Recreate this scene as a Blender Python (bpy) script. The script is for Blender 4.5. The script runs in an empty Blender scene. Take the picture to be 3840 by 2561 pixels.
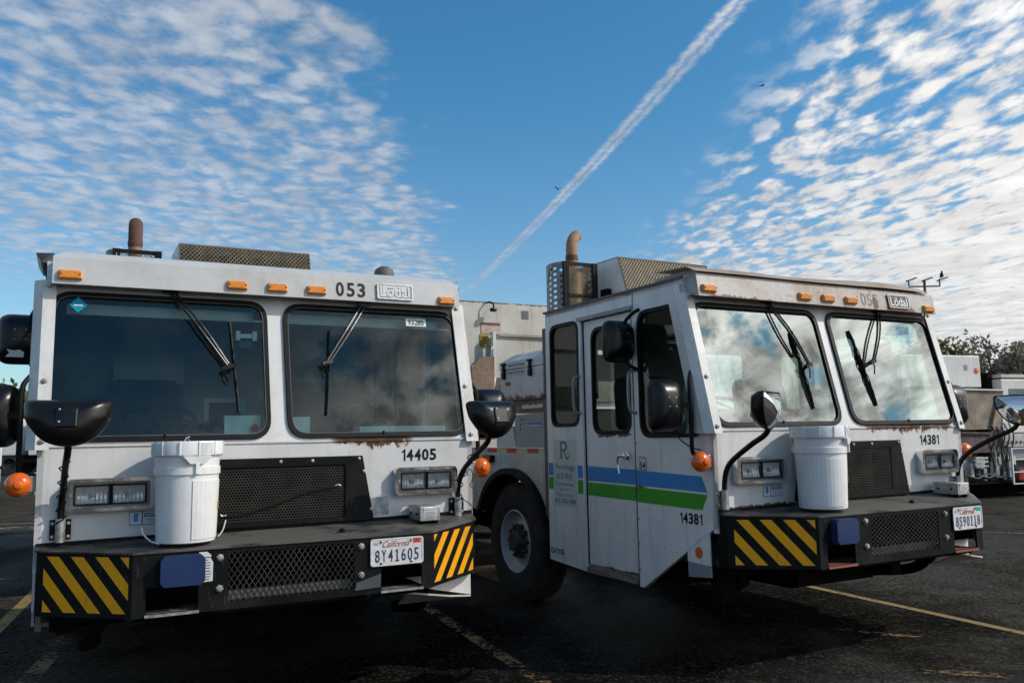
import bpy, bmesh, math, random
from mathutils import Vector, Matrix
from mathutils.geometry import tessellate_polygon
random.seed(7)
R = math.radians
sc = bpy.context.scene
COL = sc.collection

# ------------------------------------------------------------------ camera
CAMH = 1.44
FPX, PIT, ROL = 3147.035, 6.33967, -1.03555
cp, sp = math.cos(R(PIT)), math.sin(R(PIT))
fwd = Vector((0, cp, sp)); up0 = Vector((0, -sp, cp)); rt = Vector((1, 0, 0))
cr, sr = math.cos(R(ROL)), math.sin(R(ROL))
cx = cr*rt + sr*up0; cy = -sr*rt + cr*up0
cam = bpy.data.cameras.new('camera'); co = bpy.data.objects.new('camera', cam); COL.objects.link(co)
m = Matrix.Identity(4)
for i in range(3):
    m[i][0], m[i][1], m[i][2] = cx[i], cy[i], -fwd[i]
m.translation = (0, 0, CAMH)
co.matrix_world = m
cam.sensor_width = 36; cam.lens = FPX/3840*36; cam.clip_end = 5000; cam.clip_start = 0.05
sc.camera = co

# ------------------------------------------------------------------ node helper
class G:
    def __init__(s, t): s.t = t; s.n = t.nodes; s.l = t.links
    def new(s, typ, ins=None, **pr):
        n = s.n.new(typ)
        for k, v in pr.items(): setattr(n, k, v)
        for k, v in (ins or {}).items(): s.put(n.inputs[k], v)
        return n
    def put(s, sock, v):
        if hasattr(v, 'is_output'): s.l.new(v, sock)
        elif v is not None:
            if isinstance(v, (tuple, list)) and len(v) == 3 and sock.type == 'RGBA': v = (*v, 1)
            sock.default_value = v
    def m(s, op, a, b=None, c=None, clamp=False):
        n = s.new('ShaderNodeMath', operation=op, use_clamp=clamp)
        for i, v in enumerate((a, b, c)):
            if v is not None: s.put(n.inputs[i], v)
        return n.outputs[0]
    def add(s, a, b): return s.m('ADD', a, b)
    def sub(s, a, b): return s.m('SUBTRACT', a, b)
    def mul(s, a, b): return s.m('MULTIPLY', a, b)
    def ss(s, x, lo, hi, a=0., b=1.):
        n = s.new('ShaderNodeMapRange', interpolation_type='SMOOTHSTEP')
        for i, v in zip(('Value', 'From Min', 'From Max', 'To Min', 'To Max'), (x, lo, hi, a, b)): s.put(n.inputs[i], v)
        return n.outputs[0]
    def mix(s, f, a, b, mode='MIX'):
        n = s.new('ShaderNodeMix', data_type='RGBA', blend_type=mode)
        s.put(n.inputs[0], f); s.put(n.inputs[6], a); s.put(n.inputs[7], b)
        return n.outputs[2]
    def xyz(s, v): return s.new('ShaderNodeSeparateXYZ', {0: v}).outputs
    def comb(s, x, y, z): return s.new('ShaderNodeCombineXYZ', {0: x, 1: y, 2: z}).outputs[0]
    def noise(s, vec, scale, detail=4, rough=.55, dist=0., out=0, scl=None):
        if scl:
            vec = s.new('ShaderNodeMapping', {'Vector': vec, 'Scale': scl}).outputs[0]
        n = s.new('ShaderNodeTexNoise', {'Scale': scale, 'Detail': detail, 'Roughness': rough, 'Distortion': dist})
        s.l.new(vec, n.inputs['Vector'])
        return n.outputs[out]

# ------------------------------------------------------------------ sky and sun
SUND = Vector((1.26, -.23, 1.0)).normalized()
w = bpy.data.worlds.new('World'); sc.world = w; w.use_nodes = True
g = G(w.node_tree); g.n.clear()
dirv = g.new('ShaderNodeTexCoord').outputs['Generated']
x, y, z = g.xyz(dirv)
sky = g.new('ShaderNodeTexSky', sky_type='NISHITA', sun_disc=False, sun_elevation=math.asin(SUND.z),
            sun_rotation=math.atan2(SUND.x, SUND.y), altitude=0, air_density=1.0, dust_density=.6, ozone_density=2.5)
zc = g.m('MAXIMUM', z, .03)
u = g.m('DIVIDE', x, zc); v = g.m('DIVIDE', y, zc)
P = g.comb(u, v, 0.)
big = g.noise(P, .9, 2, .5)
# cloud bank over the left part of the sky
edge = g.noise(P, 2.2, 4, .6)
uL = g.add(u, g.mul(g.sub(edge, .5), .55))
mL = g.ss(uL, -.16, -.50)
mL = g.mul(mL, g.sub(1., g.mul(g.ss(v, 3.6, 6.5), g.ss(u, -1.2, -2.4, 0., .75))))
Pv = g.new('ShaderNodeMapping', {'Vector': P, 'Rotation': (0, 0, R(4)), 'Scale': (1, .80, 1)}).outputs[0]
def puffs(vec, sc_, wob, det=5, rg=.5):
    wv_ = g.new('ShaderNodeVectorMath', {0: vec, 1: g.new('ShaderNodeVectorMath', {0: g.noise(vec, sc_*.8, 3, .6, out=1), 1: (wob, wob, 0)}, operation='MULTIPLY').outputs[0]}, operation='ADD').outputs[0]
    vn = g.new('ShaderNodeTexVoronoi', {'Scale': sc_, 'Smoothness': .45, 'Randomness': .9}, feature='SMOOTH_F1', voronoi_dimensions='2D')
    g.l.new(wv_, vn.inputs['Vector'])
    cell = g.ss(vn.outputs['Distance'], .75, .05)
    return g.add(g.mul(cell, .20), g.mul(g.noise(vec, sc_*1.0, det, rg, .25), .84))
n1 = g.add(puffs(Pv, 10.0, .15, 6, .58), .045)
n1b = g.noise(P, 1.9, 2, .5)
dL = g.add(g.add(n1, g.mul(g.sub(n1b, .5), .35)), g.mul(g.sub(mL, 1.), .45))
cL = g.mul(g.ss(dL, .29, .80), mL)
# cloud bank over the right part, drawn out into rows
uR = g.sub(g.add(u, g.mul(g.sub(edge, .5), .5)), g.ss(v, 1.5, -.5, 0., .55))
rowv = g.new('ShaderNodeMapping', {'Vector': P, 'Rotation': (0, 0, R(-45)), 'Scale': (1.15, .62, 1)}).outputs[0]
n2 = g.add(puffs(rowv, 9.0, .2, 6, .57), .04)
n2b = g.noise(rowv, 2.0, 3, .5)
ramp = g.mul(g.ss(uR, .62, 2.8), g.ss(v, -.2, 1.3, .45, 1.))
dR = g.add(g.add(n2, g.mul(g.sub(n2b, .5), .35)), g.mul(ramp, .24))
cR = g.mul(g.ss(dR, .46, .75), g.ss(uR, .62, .98))
# heaped cloud behind the camera on the sun's side
back = g.mul(g.ss(v, .9, .2), g.ss(u, .8, 1.5))
hp = g.noise(dirv, 7., 6, .55, .3); hp2 = g.noise(dirv, 17., 6, .6, .2)
cR = g.add(g.mul(cR, g.sub(1., back)), g.mul(g.ss(g.add(g.mul(hp, .55), g.mul(hp2, .45)), .385, .475), back))
# aircraft trail: two thin rows of cloud
dv = g.sub(v, 1.86)
uc = g.sub(g.sub(.55, g.mul(dv, .189)), g.mul(g.mul(dv, dv), .0078))
tn = g.noise(P, 20, 5, .7)
off = g.add(g.sub(u, uc), g.mul(g.sub(tn, .5), .045))
a1 = g.ss(g.m('ABSOLUTE', g.add(off, .012)), .027, -.004)
a2 = g.ss(g.m('ABSOLUTE', g.sub(off, .016)), .024, -.004)
tr = g.mul(g.m('MAXIMUM', a1, g.mul(a2, .8)), g.ss(g.noise(P, 17, 5, .75), .30, .66, .35, .92))
tr = g.mul(tr, g.ss(v, 6.6, 4.8, 0., 1.))
tr = g.mul(tr, g.ss(v, .2, 1., 0., 1.))
cov = g.m('MAXIMUM', g.m('MAXIMUM', g.mul(cL, .90), cR), tr)
hz = g.ss(z, .0, .22, 1., 0.)
cov = g.m('MAXIMUM', cov, g.mul(hz, g.ss(u, -2., 3., .10, .8)))
sd = g.new('ShaderNodeVectorMath', {0: dirv, 1: tuple(SUND)}, operation='DOT_PRODUCT').outputs['Value']
sdc = g.m('MAXIMUM', sd, 0.)
br = g.add(g.add(.60, g.mul(sdc, .62)), g.mul(g.m('POWER', sdc, 5.), 1.6))
thick = g.mul(g.ss(g.noise(Pv, 3.4, 5, .6, .4), .3, .7, .80, 1.08), g.ss(g.m('MAXIMUM', dL, g.sub(dR, .08)), .40, .68, .84, 1.06))
thick = g.mul(thick, g.add(g.mul(back, g.ss(g.noise(dirv, 15., 6, .60, .5), .38, .62, -.62, .35)), 1.))
thick = g.mul(thick, g.add(.48, g.mul(.52, g.m('MAXIMUM', back, g.ss(g.add(g.noise(P, 2.6, 6, .58, .8), g.mul(g.ss(v, .3, 1.4), .4)), .42, .58)))))
br = g.mul(br, thick)
ccol = g.mix(g.ss(sd, -.3, .5), (.80, .90, 1.06), (1.0, .985, .965))
cbg = g.new('ShaderNodeBackground', {'Color': ccol, 'Strength': br})
tint = g.mix(1., sky.outputs[0], g.mix(g.ss(z, .45, .10), (.50, 1.16, 1.36), (.94, 1.22, 1.28)), 'MULTIPLY')
bg = g.new('ShaderNodeBackground', {'Color': tint, 'Strength': .105})
mx = g.new('ShaderNodeMixShader', {0: g.m('MULTIPLY', cov, 1., clamp=True)})
g.l.new(bg.outputs[0], mx.inputs[1]); g.l.new(cbg.outputs[0], mx.inputs[2])
g.l.new(mx.outputs[0], g.new('ShaderNodeOutputWorld').inputs[0])

sun = bpy.data.lights.new('sun', 'SUN'); sun.energy = 2.85; sun.angle = R(.6); sun.color = (1, .93, .83)
so = bpy.data.objects.new('sun', sun); COL.objects.link(so)
so.rotation_euler = (-SUND).to_track_quat('-Z', 'Y').to_euler(); so.location = (8, -2, 12)
sc.view_settings.view_transform = 'Standard'; sc.view_settings.look = 'None'
sc.view_settings.exposure = 0; sc.view_settings.gamma = 1; sc.view_settings.use_curve_mapping = False
sc.cycles.max_bounces = 8; sc.cycles.transparent_max_bounces = 12
sc.cycles.caustics_reflective = False; sc.cycles.caustics_refractive = False

# ------------------------------------------------------------------ materials
def mat0(name):
    mt = bpy.data.materials.new(name); mt.use_nodes = True
    gg = G(mt.node_tree); gg.n.clear()
    b = gg.new('ShaderNodeBsdfPrincipled'); o = gg.new('ShaderNodeOutputMaterial')
    gg.l.new(b.outputs[0], o.inputs[0]); gg.b = b; gg.o = o
    gg.pos = gg.new('ShaderNodeTexCoord').outputs['Object']
    return mt, gg
def plain(name, col, rough=.5, metal=0., var=.12, scale=8., bump=.0, spec=.5, coat=0.):
    mt, q = mat0(name)
    n = q.noise(q.pos, scale, 5, .6)
    c = q.mix(q.ss(n, .3, .7), tuple(k*(1-var) for k in col), tuple(min(1, k*(1+var)) for k in col))
    q.put(q.b.inputs['Base Color'], c); q.put(q.b.inputs['Metallic'], metal)
    q.put(q.b.inputs['Roughness'], q.ss(n, .2, .8, max(.02, rough-.08), min(1, rough+.1)))
    q.put(q.b.inputs['Specular IOR Level'], spec); q.put(q.b.inputs['Coat Weight'], coat)
    if bump:
        bn = q.new('ShaderNodeBump', {'Strength': bump, 'Distance': .01, 'Height': q.noise(q.pos, scale*6, 4, .6)})
        q.put(q.b.inputs['Normal'], bn.outputs[0])
    return mt
RUST = (.16, .055, .02); RUST2 = (.045, .022, .014)
def paint(name, col, dirt=.25, streak=.3, spots=0., rects=(), rough=.38, dcol=(.30, .25, .19), wave=.15):
    """painted sheet metal: grime clouds, run-down streaks, chips and ragged rust bands"""
    mt, q = mat0(name)
    X, Y, Z = q.xyz(q.pos)
    nb = q.noise(q.pos, 2.3, 5, .6)
    nf = q.noise(q.pos, 22, 4, .65)
    c = q.mix(q.mul(q.ss(q.add(nb, q.mul(nf, .3)), .5, .85), dirt), col, dcol)
    ns = q.noise(q.pos, 16, 3, .6, scl=(1, 1, .055))
    c = q.mix(q.mul(q.ss(ns, .52, .74), streak), c, tuple(k*.62 for k in dcol))
    rough_f = rough
    if spots:
        sp1 = q.ss(q.noise(q.pos, 34, 3, .7), .70-spots*.12, .735-spots*.12)
        sp1 = q.mul(sp1, q.ss(q.noise(q.pos, 3.1, 2, .5), .45, .6))
        halo = q.ss(q.noise(q.pos, 34, 3, .7), .60-spots*.12, .74-spots*.12)
        c = q.mix(q.mul(halo, .35*spots), c, (.42, .24, .12))
        c = q.mix(sp1, c, RUST)
    for (ax, a0, a1, zt, h, dens) in rects:
        A = (X, Y, Z)[ax]
        inx = q.mul(q.ss(A, a0-.03, a0+.05), q.ss(A, a1+.03, a1-.06))
        nn = q.noise(q.pos, 21, 5, .7, scl=(1, 1, .55)); nl = q.noise(q.pos, 5, 2, .5)
        depth = q.mul(q.mul(q.ss(q.add(nn, q.mul(nl, .5)), .5, 1.0), h*2.2), inx)
        d = q.sub(depth, q.m('ABSOLUTE', q.sub(zt, Z)))
        c = q.mix(q.mul(q.ss(d, -h*.55, .004), q.mul(inx, .55*dens)), c, (.46, .22, .09))
        c = q.mix(q.mul(q.ss(d, -.001, .004), inx), c, q.mix(q.ss(nf, .45, .6), RUST2, RUST))
    q.put(q.b.inputs['Base Color'], c)
    q.put(q.b.inputs['Roughness'], q.ss(nb, .3, .7, rough_f-.05, rough_f+.2))
    q.put(q.b.inputs['Coat Weight'], .12)
    hgt = q.add(q.mul(q.noise(q.pos, 1.7, 2, .5), wave*6), q.mul(nf, .04))
    bn = q.new('ShaderNodeBump', {'Strength': .35, 'Distance': .02, 'Height': hgt})
    q.put(q.b.inputs['Normal'], bn.outputs[0])
    return mt
def scuffed(name, col, scuff, amt, rough, spec):
    mt, q = mat0(name)
    a = q.noise(q.pos, 5, 5, .65); b_ = q.noise(q.pos, 38, 3, .7, scl=(1, 1, .25)); d_ = q.noise(q.pos, 2.2, 3, .5)
    k = q.mul(q.ss(b_, .58, .68), q.ss(d_, .48, .62))
    c = q.mix(q.mul(q.ss(a, .45, .75), amt), col, tuple(x_*.5 for x_ in scuff))
    c = q.mix(q.mul(k, amt*1.3), c, scuff)
    q.put(q.b.inputs['Base Color'], c); q.put(q.b.inputs['Roughness'], q.ss(a, .3, .7, rough-.1, rough+.15)); q.put(q.b.inputs['Specular IOR Level'], spec)
    q.put(q.b.inputs['Normal'], q.new('ShaderNodeBump', {'Strength': .25, 'Distance': .01, 'Height': q.add(q.noise(q.pos, 2., 2, .5), q.mul(b_, .1))}).outputs[0])
    return mt
WH = (.74, .74, .735)
M = {}
M['whiteA'] = paint('white_paint_a', WH, .22, .16, .0, [(0, .30, .80, 1.556, .030, 1.)])
M['whiteB'] = paint('white_paint_b', WH, .28, .22, .35, [(0, .16, 1.10, 1.560, .030, 1.), (0, -1.16, -.5, 1.075, .012, .3)])
M['rakeA'] = paint('white_frame_a', WH, .3, .12, .0, [(0, .30, .80, 1.560, .02, 1.)])
M['rakeB'] = paint('white_frame_b', WH, .3, .12, .1, [(0, .16, 1.10, 1.566, .022, 1.)])
M['sideB'] = paint('white_side_paint', (.83, .835, .845), .20, .20, .28, [(1, .86, 1.3, 1.532, .014, .2), (1, .8, 1.44, .56, .016, .6), (1, .68, .83, 1.16, .03, .5)])
M['visorA'] = paint('visor_paint_clean', (.55, .56, .56), .35, .1, .0, [])
M['visorB'] = paint('visor_paint_weathered', (.50, .485, .46), .75, .2, .9, [(0, .60, .95, 2.405, .035, .8), (0, -1.1, -.5, 2.405, .012, .6)], dcol=(.32, .23, .15))
M['guard'] = paint('pillar_guard_paint', (.74, .735, .72), .3, .25, .1)
M['hopper'] = paint('hopper_paint', (.60, .575, .52), .35, .35, .15, [(0, -1.3, 1.3, 2.964, .010, .35)], rough=.5)
M['box_white'] = paint('toolbox_paint', (.62, .64, .67), .3, .5, .35, [(1, 2., 2.9, 1.838, .03, .9)])
M['rusty'] = paint('rust_worn_steel', (.30, .22, .15), .9, .8, .9, dcol=(.13, .085, .055), rough=.75)
M['black'] = plain('black_rubber', (.004, .0045, .005), .5, bump=.1, spec=.22)
M['gloss_black'] = plain('gloss_black_plastic', (.0045, .0045, .005), .30, var=.3, spec=.4)
M['bumper'] = plain('bumper_black_paint', (.0045, .0058, .0066), .5, var=.5, scale=5, bump=.15, spec=.14)
M['dark'] = plain('dark_interior', (.045, .05, .056), .7)
M['seat'] = plain('seat_vinyl', (.012, .014, .02), .6, bump=.1)
M['under'] = plain('grimy_chassis', (.0045, .0045, .0042), .9, var=.5, bump=.4, spec=.12)
M['grey'] = plain('grey_steel', (.30, .31, .32), .45, metal=.4)
M['greypanel'] = paint('grey_blue_panel', (.27, .30, .35), .3, .25, .1)
M['chrome'] = plain('chrome', (.74, .74, .75), .12, metal=1., var=.08)
M['mirror'] = plain('mirror_glass', (.80, .82, .84), .04, metal=1., var=.06)
M['silver'] = plain('galvanised_bracket', (.46, .47, .47), .42, metal=.8, var=.3, scale=30)
M['boltm'] = plain('bolt_steel', (.42, .40, .37), .42, metal=.75, var=.3, scale=40)
M['bluecap'] = plain('blue_plastic', (.012, .030, .095), .48, var=.15, scale=14)
M['amber'] = plain('amber_lens', (.80, .27, .006), .30, var=.12, scale=60, coat=.4)
M['orange'] = plain('orange_lens', (.80, .14, .006), .22, var=.12, scale=30, coat=.6)
M['yellow0'] = plain('hazard_yellow', (.88, .40, .006), .45, var=.10, scale=20)
M['yellow'] = scuffed('worn_hazard_yellow', (.90, .40, .006), (.14, .09, .03), .22, .45, .3)
M['hblack'] = plain('hazard_black', (.0045, .0045, .0045), .5, spec=.15, var=.3, scale=20)
M['ink'] = plain('black_vinyl', (.006, .007, .010), .45, spec=.3)
M['inkgrey'] = plain('faded_vinyl', (.20, .19, .18), .6, var=.25, scale=60)
M['brown'] = plain('brown_plate', (.13, .065, .045), .6, var=.3, scale=40)
M['navy'] = plain('plate_navy', (.02, .03, .14), .4)
M['red'] = plain('red_script', (.38, .02, .03), .4)
M['redtape'] = plain('red_reflective_tape', (.50, .05, .03), .4, var=.25, scale=60)
M['creamtape'] = plain('cream_reflective_tape', (.55, .50, .36), .4, var=.15, scale=60)
M['teal'] = plain('teal_sticker', (.0, .42, .36), .4)
M['blue'] = plain('stripe_blue', (.030, .25, .62), .38, var=.08)
M['green'] = plain('stripe_green', (.045, .36, .018), .38, var=.08)
M['tgreen'] = plain('print_green', (.10, .33, .10), .4)
M['tteal'] = plain('print_teal', (.02, .27, .36), .4)
M['tblue'] = plain('print_blue', (.03, .16, .42), .4)
M['paper'] = plain('white_print', (.70, .71, .72), .5, var=.06)
M['platew'] = plain('plate_white', (.66, .66, .65), .4, var=.10, scale=30)
M['plastic'] = paint('white_bucket_plastic', (.84, .845, .85), .22, .12, .08, rough=.42, wave=.02)
M['rope'] = plain('worn_strap', (.022, .020, .017), .9, bump=.3, spec=.1)
M['glow'] = plain('cyan_sticker', (.0, .28, .44), .4)
M['mint'] = plain('mint_paper', (.74, .84, .80), .6)
M['yel2'] = plain('yellow_label', (.42, .33, .03), .5)
M['tan'] = paint('tan_exhaust_pipe', (.36, .21, .10), .6, .5, .8, dcol=(.14, .07, .04), rough=.6)
M['rpipe'] = paint('rust_brown_pipe', (.12, .05, .035), .5, .3, .5, dcol=(.05, .03, .025), rough=.7)
M['tanmesh'] = plain('weathered_mesh_steel', (.125, .10, .065), .55, metal=.3, var=.35, scale=12)
M['olive'] = plain('olive_grey_band', (.11, .107, .085), .6, var=.2)
M['rim'] = paint('wheel_rim_paint', (.48, .49, .51), .45, .2, .3, dcol=(.12, .10, .08))
M['hub'] = plain('greasy_hub', (.05, .042, .035), .55, var=.5, scale=30, bump=.4)
def tyre_mat():
    mt, q = mat0('tyre_rubber')
    n = q.noise(q.pos, 9, 5, .6)
    q.put(q.b.inputs['Base Color'], q.mix(q.ss(n, .35, .75), (.010, .010, .010), (.035, .032, .028)))
    q.put(q.b.inputs['Roughness'], .8)
    q.put(q.b.inputs['Normal'], q.new('ShaderNodeBump', {'Strength': .3, 'Distance': .01, 'Height': q.noise(q.pos, 60, 3, .6)}).outputs[0])
    return mt
M['tyre'] = tyre_mat()
def tread_mat():
    mt, q = mat0('tread_plate')
    X, Y, Z = q.xyz(q.pos)
    a = q.m('SINE', q.mul(q.add(X, Y), 210.)); b = q.m('SINE', q.mul(q.sub(X, Y), 210.))
    h = q.ss(q.mul(a, b), .25, .7)
    wear = q.ss(q.add(q.noise(q.pos, 3.5, 4, .6), q.mul(q.m('ABSOLUTE', X), -.14)), .28, .50)
    c = q.mix(q.add(q.mul(wear, .45), q.mul(h, q.mul(wear, .5))), (.020, .021, .021), (.22, .20, .17))
    q.put(q.b.inputs['Base Color'], c); q.put(q.b.inputs['Metallic'], .25)
    q.put(q.b.inputs['Roughness'], q.ss(h, 0., 1., .62, .4))
    q.put(q.b.inputs['Normal'], q.new('ShaderNodeBump', {'Strength': .8, 'Distance': .006, 'Height': h}).outputs[0])
    return mt
M['tread'] = tread_mat()
M['bumper'] = scuffed('scuffed_bumper_paint', (.0045, .0058, .0066), (.075, .07, .062), .30, .5, .16)
M['bluecap'] = scuffed('scuffed_blue_plastic', (.012, .032, .105), (.05, .07, .12), .4, .45, .35)
def glass(name, tintc, ior, dirt):
    mt, q = mat0(name); q.n.remove(q.b)
    f = q.new('ShaderNodeFresnel', {'IOR': ior}).outputs[0]
    bn = q.new('ShaderNodeBump', {'Strength': .06, 'Distance': .02, 'Height': q.noise(q.pos, 1.4, 2, .5)}).outputs[0]
    t = q.new('ShaderNodeBsdfTransparent', {0: (*tintc, 1)})
    gl = q.new('ShaderNodeBsdfGlossy', {'Color': (.95, 1, .96, 1), 'Roughness': .01, 'Normal': bn})
    df = q.new('ShaderNodeBsdfDiffuse', {'Color': (.35, .36, .33, 1)})
    m1 = q.new('ShaderNodeMixShader', {0: q.mul(q.ss(q.noise(q.pos, 3, 6, .7), .35, .8), dirt)})
    q.l.new(t.outputs[0], m1.inputs[1]); q.l.new(df.outputs[0], m1.inputs[2])
    m2 = q.new('ShaderNodeMixShader', {0: f})
    q.l.new(m1.outputs[0], m2.inputs[1]); q.l.new(gl.outputs[0], m2.inputs[2]); q.l.new(m2.outputs[0], q.o.inputs[0])
    return mt
M['glassA'] = glass('windshield_glass_dark', (.74, .93, .90), 1.56, .03)
M['glassB'] = glass('windshield_glass_reflective', (.36, .52, .47), 2.6, .05)
M['sglass'] = glass('side_window_glass', (.72, .86, .82), 1.5, .02)
M['lens'] = glass('headlight_glass', (.92, .94, .95), 1.5, .12)
def asphalt():
    mt, q = mat0('asphalt')
    n0 = q.noise(q.pos, .22, 4, .6); n1_ = q.noise(q.pos, 1.3, 5, .62); n2_ = q.noise(q.pos, 34, 4, .8)
    n3 = q.noise(q.pos, 230, 2, .6)
    st = q.noise(q.pos, .55, 4, .6, scl=(1., .3, 1))
    c = q.mix(q.ss(n1_, .3, .7), (.022, .0195, .016), (.078, .068, .054))
    c = q.mix(q.ss(n2_, .52, .72, 0., .8), c, (.13, .12, .10)); c = q.mix(q.ss(n2_, .44, .30, 0., .8), c, (.006, .006, .0055))
    wet = q.ss(q.add(q.mul(n0, .6), q.mul(st, .5)), .50, .62)
    c = q.mix(q.mul(wet, .45), c, (.014, .0145, .0155))
    q.put(q.b.inputs['IOR'], q.add(1.02, q.mul(wet, .16)))
    oil = q.ss(q.noise(q.pos, .9, 3, .5), .58, .70)
    c = q.mix(q.mul(oil, .6), c, (.012, .012, .012))
    sh = q.noise(q.pos, 1.1, 5, .65, 1.2, scl=(.35, 1.3, 1))
    c = q.mix(q.mul(q.ss(sh, .54, .74), .45), c, (.085, .080, .070))  # broad pale streaks: wet sheen put into the colour
    gr = q.noise(q.pos, 42, 3, .75)
    c = q.mix(q.ss(gr, .58, .70, 0., .75), c, (.115, .11, .095)); c = q.mix(q.ss(gr, .40, .30, 0., .7), c, (.006, .006, .006))
    X, Y, Z = q.xyz(q.pos); shade_max = None
    for (px_, py_, rx_, ry_) in ((-1.2, 6.2, 1.5, 2.6), (1.75, 7.6, 1.5, 2.6), (-.4, 5.0, 1.6, 1.0), (.35, 6.9, 1.4, 2.6), (.9, 5.9, 1.0, 1.2), (1.1, 7.4, 1.5, 2.4)):  # ellipses under and beside the trucks: shade put into the ground colour
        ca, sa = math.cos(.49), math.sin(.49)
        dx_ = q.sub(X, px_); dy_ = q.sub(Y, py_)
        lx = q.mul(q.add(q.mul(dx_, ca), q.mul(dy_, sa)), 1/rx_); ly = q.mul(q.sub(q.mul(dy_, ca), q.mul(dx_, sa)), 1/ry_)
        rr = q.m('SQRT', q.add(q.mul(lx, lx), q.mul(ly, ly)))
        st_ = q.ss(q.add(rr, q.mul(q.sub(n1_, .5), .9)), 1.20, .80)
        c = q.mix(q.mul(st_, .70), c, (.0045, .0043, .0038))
        shade_max = st_ if shade_max is None else q.m('MAXIMUM', shade_max, st_)
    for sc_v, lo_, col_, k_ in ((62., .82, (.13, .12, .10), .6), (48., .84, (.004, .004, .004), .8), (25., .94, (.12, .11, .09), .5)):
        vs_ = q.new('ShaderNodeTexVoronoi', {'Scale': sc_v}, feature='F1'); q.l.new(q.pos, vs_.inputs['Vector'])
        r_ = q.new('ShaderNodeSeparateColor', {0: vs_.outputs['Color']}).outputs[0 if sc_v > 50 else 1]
        c = q.mix(q.mul(q.ss(r_, lo_, lo_+.05), q.sub(k_*.85, q.mul(shade_max, k_*.45))), c, col_)
    vo = q.new('ShaderNodeTexVoronoi', {'Scale': .8, 'Randomness': 1.}, feature='DISTANCE_TO_EDGE')
    wv = q.new('ShaderNodeVectorMath', {0: q.pos, 1: q.noise(q.pos, 3, 4, .6, out=1)}, operation='ADD').outputs[0]
    q.l.new(wv, vo.inputs['Vector'])
    crack = q.mul(q.ss(vo.outputs['Distance'], .012, .003), q.ss(n1_, .5, .6))
    c = q.mix(crack, c, (.006, .006, .006))
    q.put(q.b.inputs['Base Color'], c)
    q.put(q.b.inputs['Roughness'], q.m('SUBTRACT', q.ss(n1_, .2, .8, .85, .98), q.mul(wet, .25)))
    h = q.sub(q.add(q.mul(n2_, .5), q.mul(n3, .3)), q.mul(crack, .8))
    q.put(q.b.inputs['Normal'], q.new('ShaderNodeBump', {'Strength': .75, 'Distance': .022, 'Height': q.add(h, q.mul(gr, .6))}).outputs[0])
    return mt
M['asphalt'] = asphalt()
def worn(name, col, keep):
    """worn road paint: paint with asphalt showing through where it has flaked"""
    mt, q = mat0(name)
    n = q.add(q.mul(q.noise(q.pos, 24, 5, .7), .6), q.mul(q.noise(q.pos, 2.2, 3, .6), .5))
    k = q.ss(n, keep-.05, keep+.04)
    q.put(q.b.inputs['Base Color'], q.mix(q.ss(q.noise(q.pos, 50, 3, .6), .3, .8), col, tuple(c*.55 for c in col)))
    q.put(q.b.inputs['Roughness'], .75)
    tr_ = q.new('ShaderNodeBsdfTransparent'); mxx = q.new('ShaderNodeMixShader', {0: k})
    q.l.new(tr_.outputs[0], mxx.inputs[1]); q.l.new(q.b.outputs[0], mxx.inputs[2]); q.l.new(mxx.outputs[0], q.o.inputs[0])
    return mt
M['lineY'] = worn('worn_yellow_line', (.30, .19, .045), .47)
M['lineY2'] = worn('flaked_yellow_line', (.24, .145, .045), .575)
M['lineW'] = worn('flaked_white_paint', (.45, .47, .50), .59)
def leafm(name, c0, c1):
    mt, q = mat0(name)
    n = q.noise(q.pos, 2.5, 4, .6)
    cc_ = q.mix(q.ss(n, .3, .7), c0, c1)
    q.put(q.b.inputs['Base Color'], cc_); q.put(q.b.inputs['Roughness'], .7)
    tl = q.new('ShaderNodeBsdfTranslucent', {0: cc_}); ms = q.new('ShaderNodeMixShader', {0: .45})
    q.l.new(q.b.outputs[0], ms.inputs[1]); q.l.new(tl.outputs[0], ms.inputs[2]); q.l.new(ms.outputs[0], q.o.inputs[0])
    return mt
M['leaf'] = leafm('olive_leaves', (.13, .14, .055), (.28, .26, .13))
M['leafd'] = leafm('dull_twig_leaves', (.20, .17, .13), (.36, .31, .25))
M['bark'] = plain('bark', (.08, .065, .05), .9, var=.3)

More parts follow.
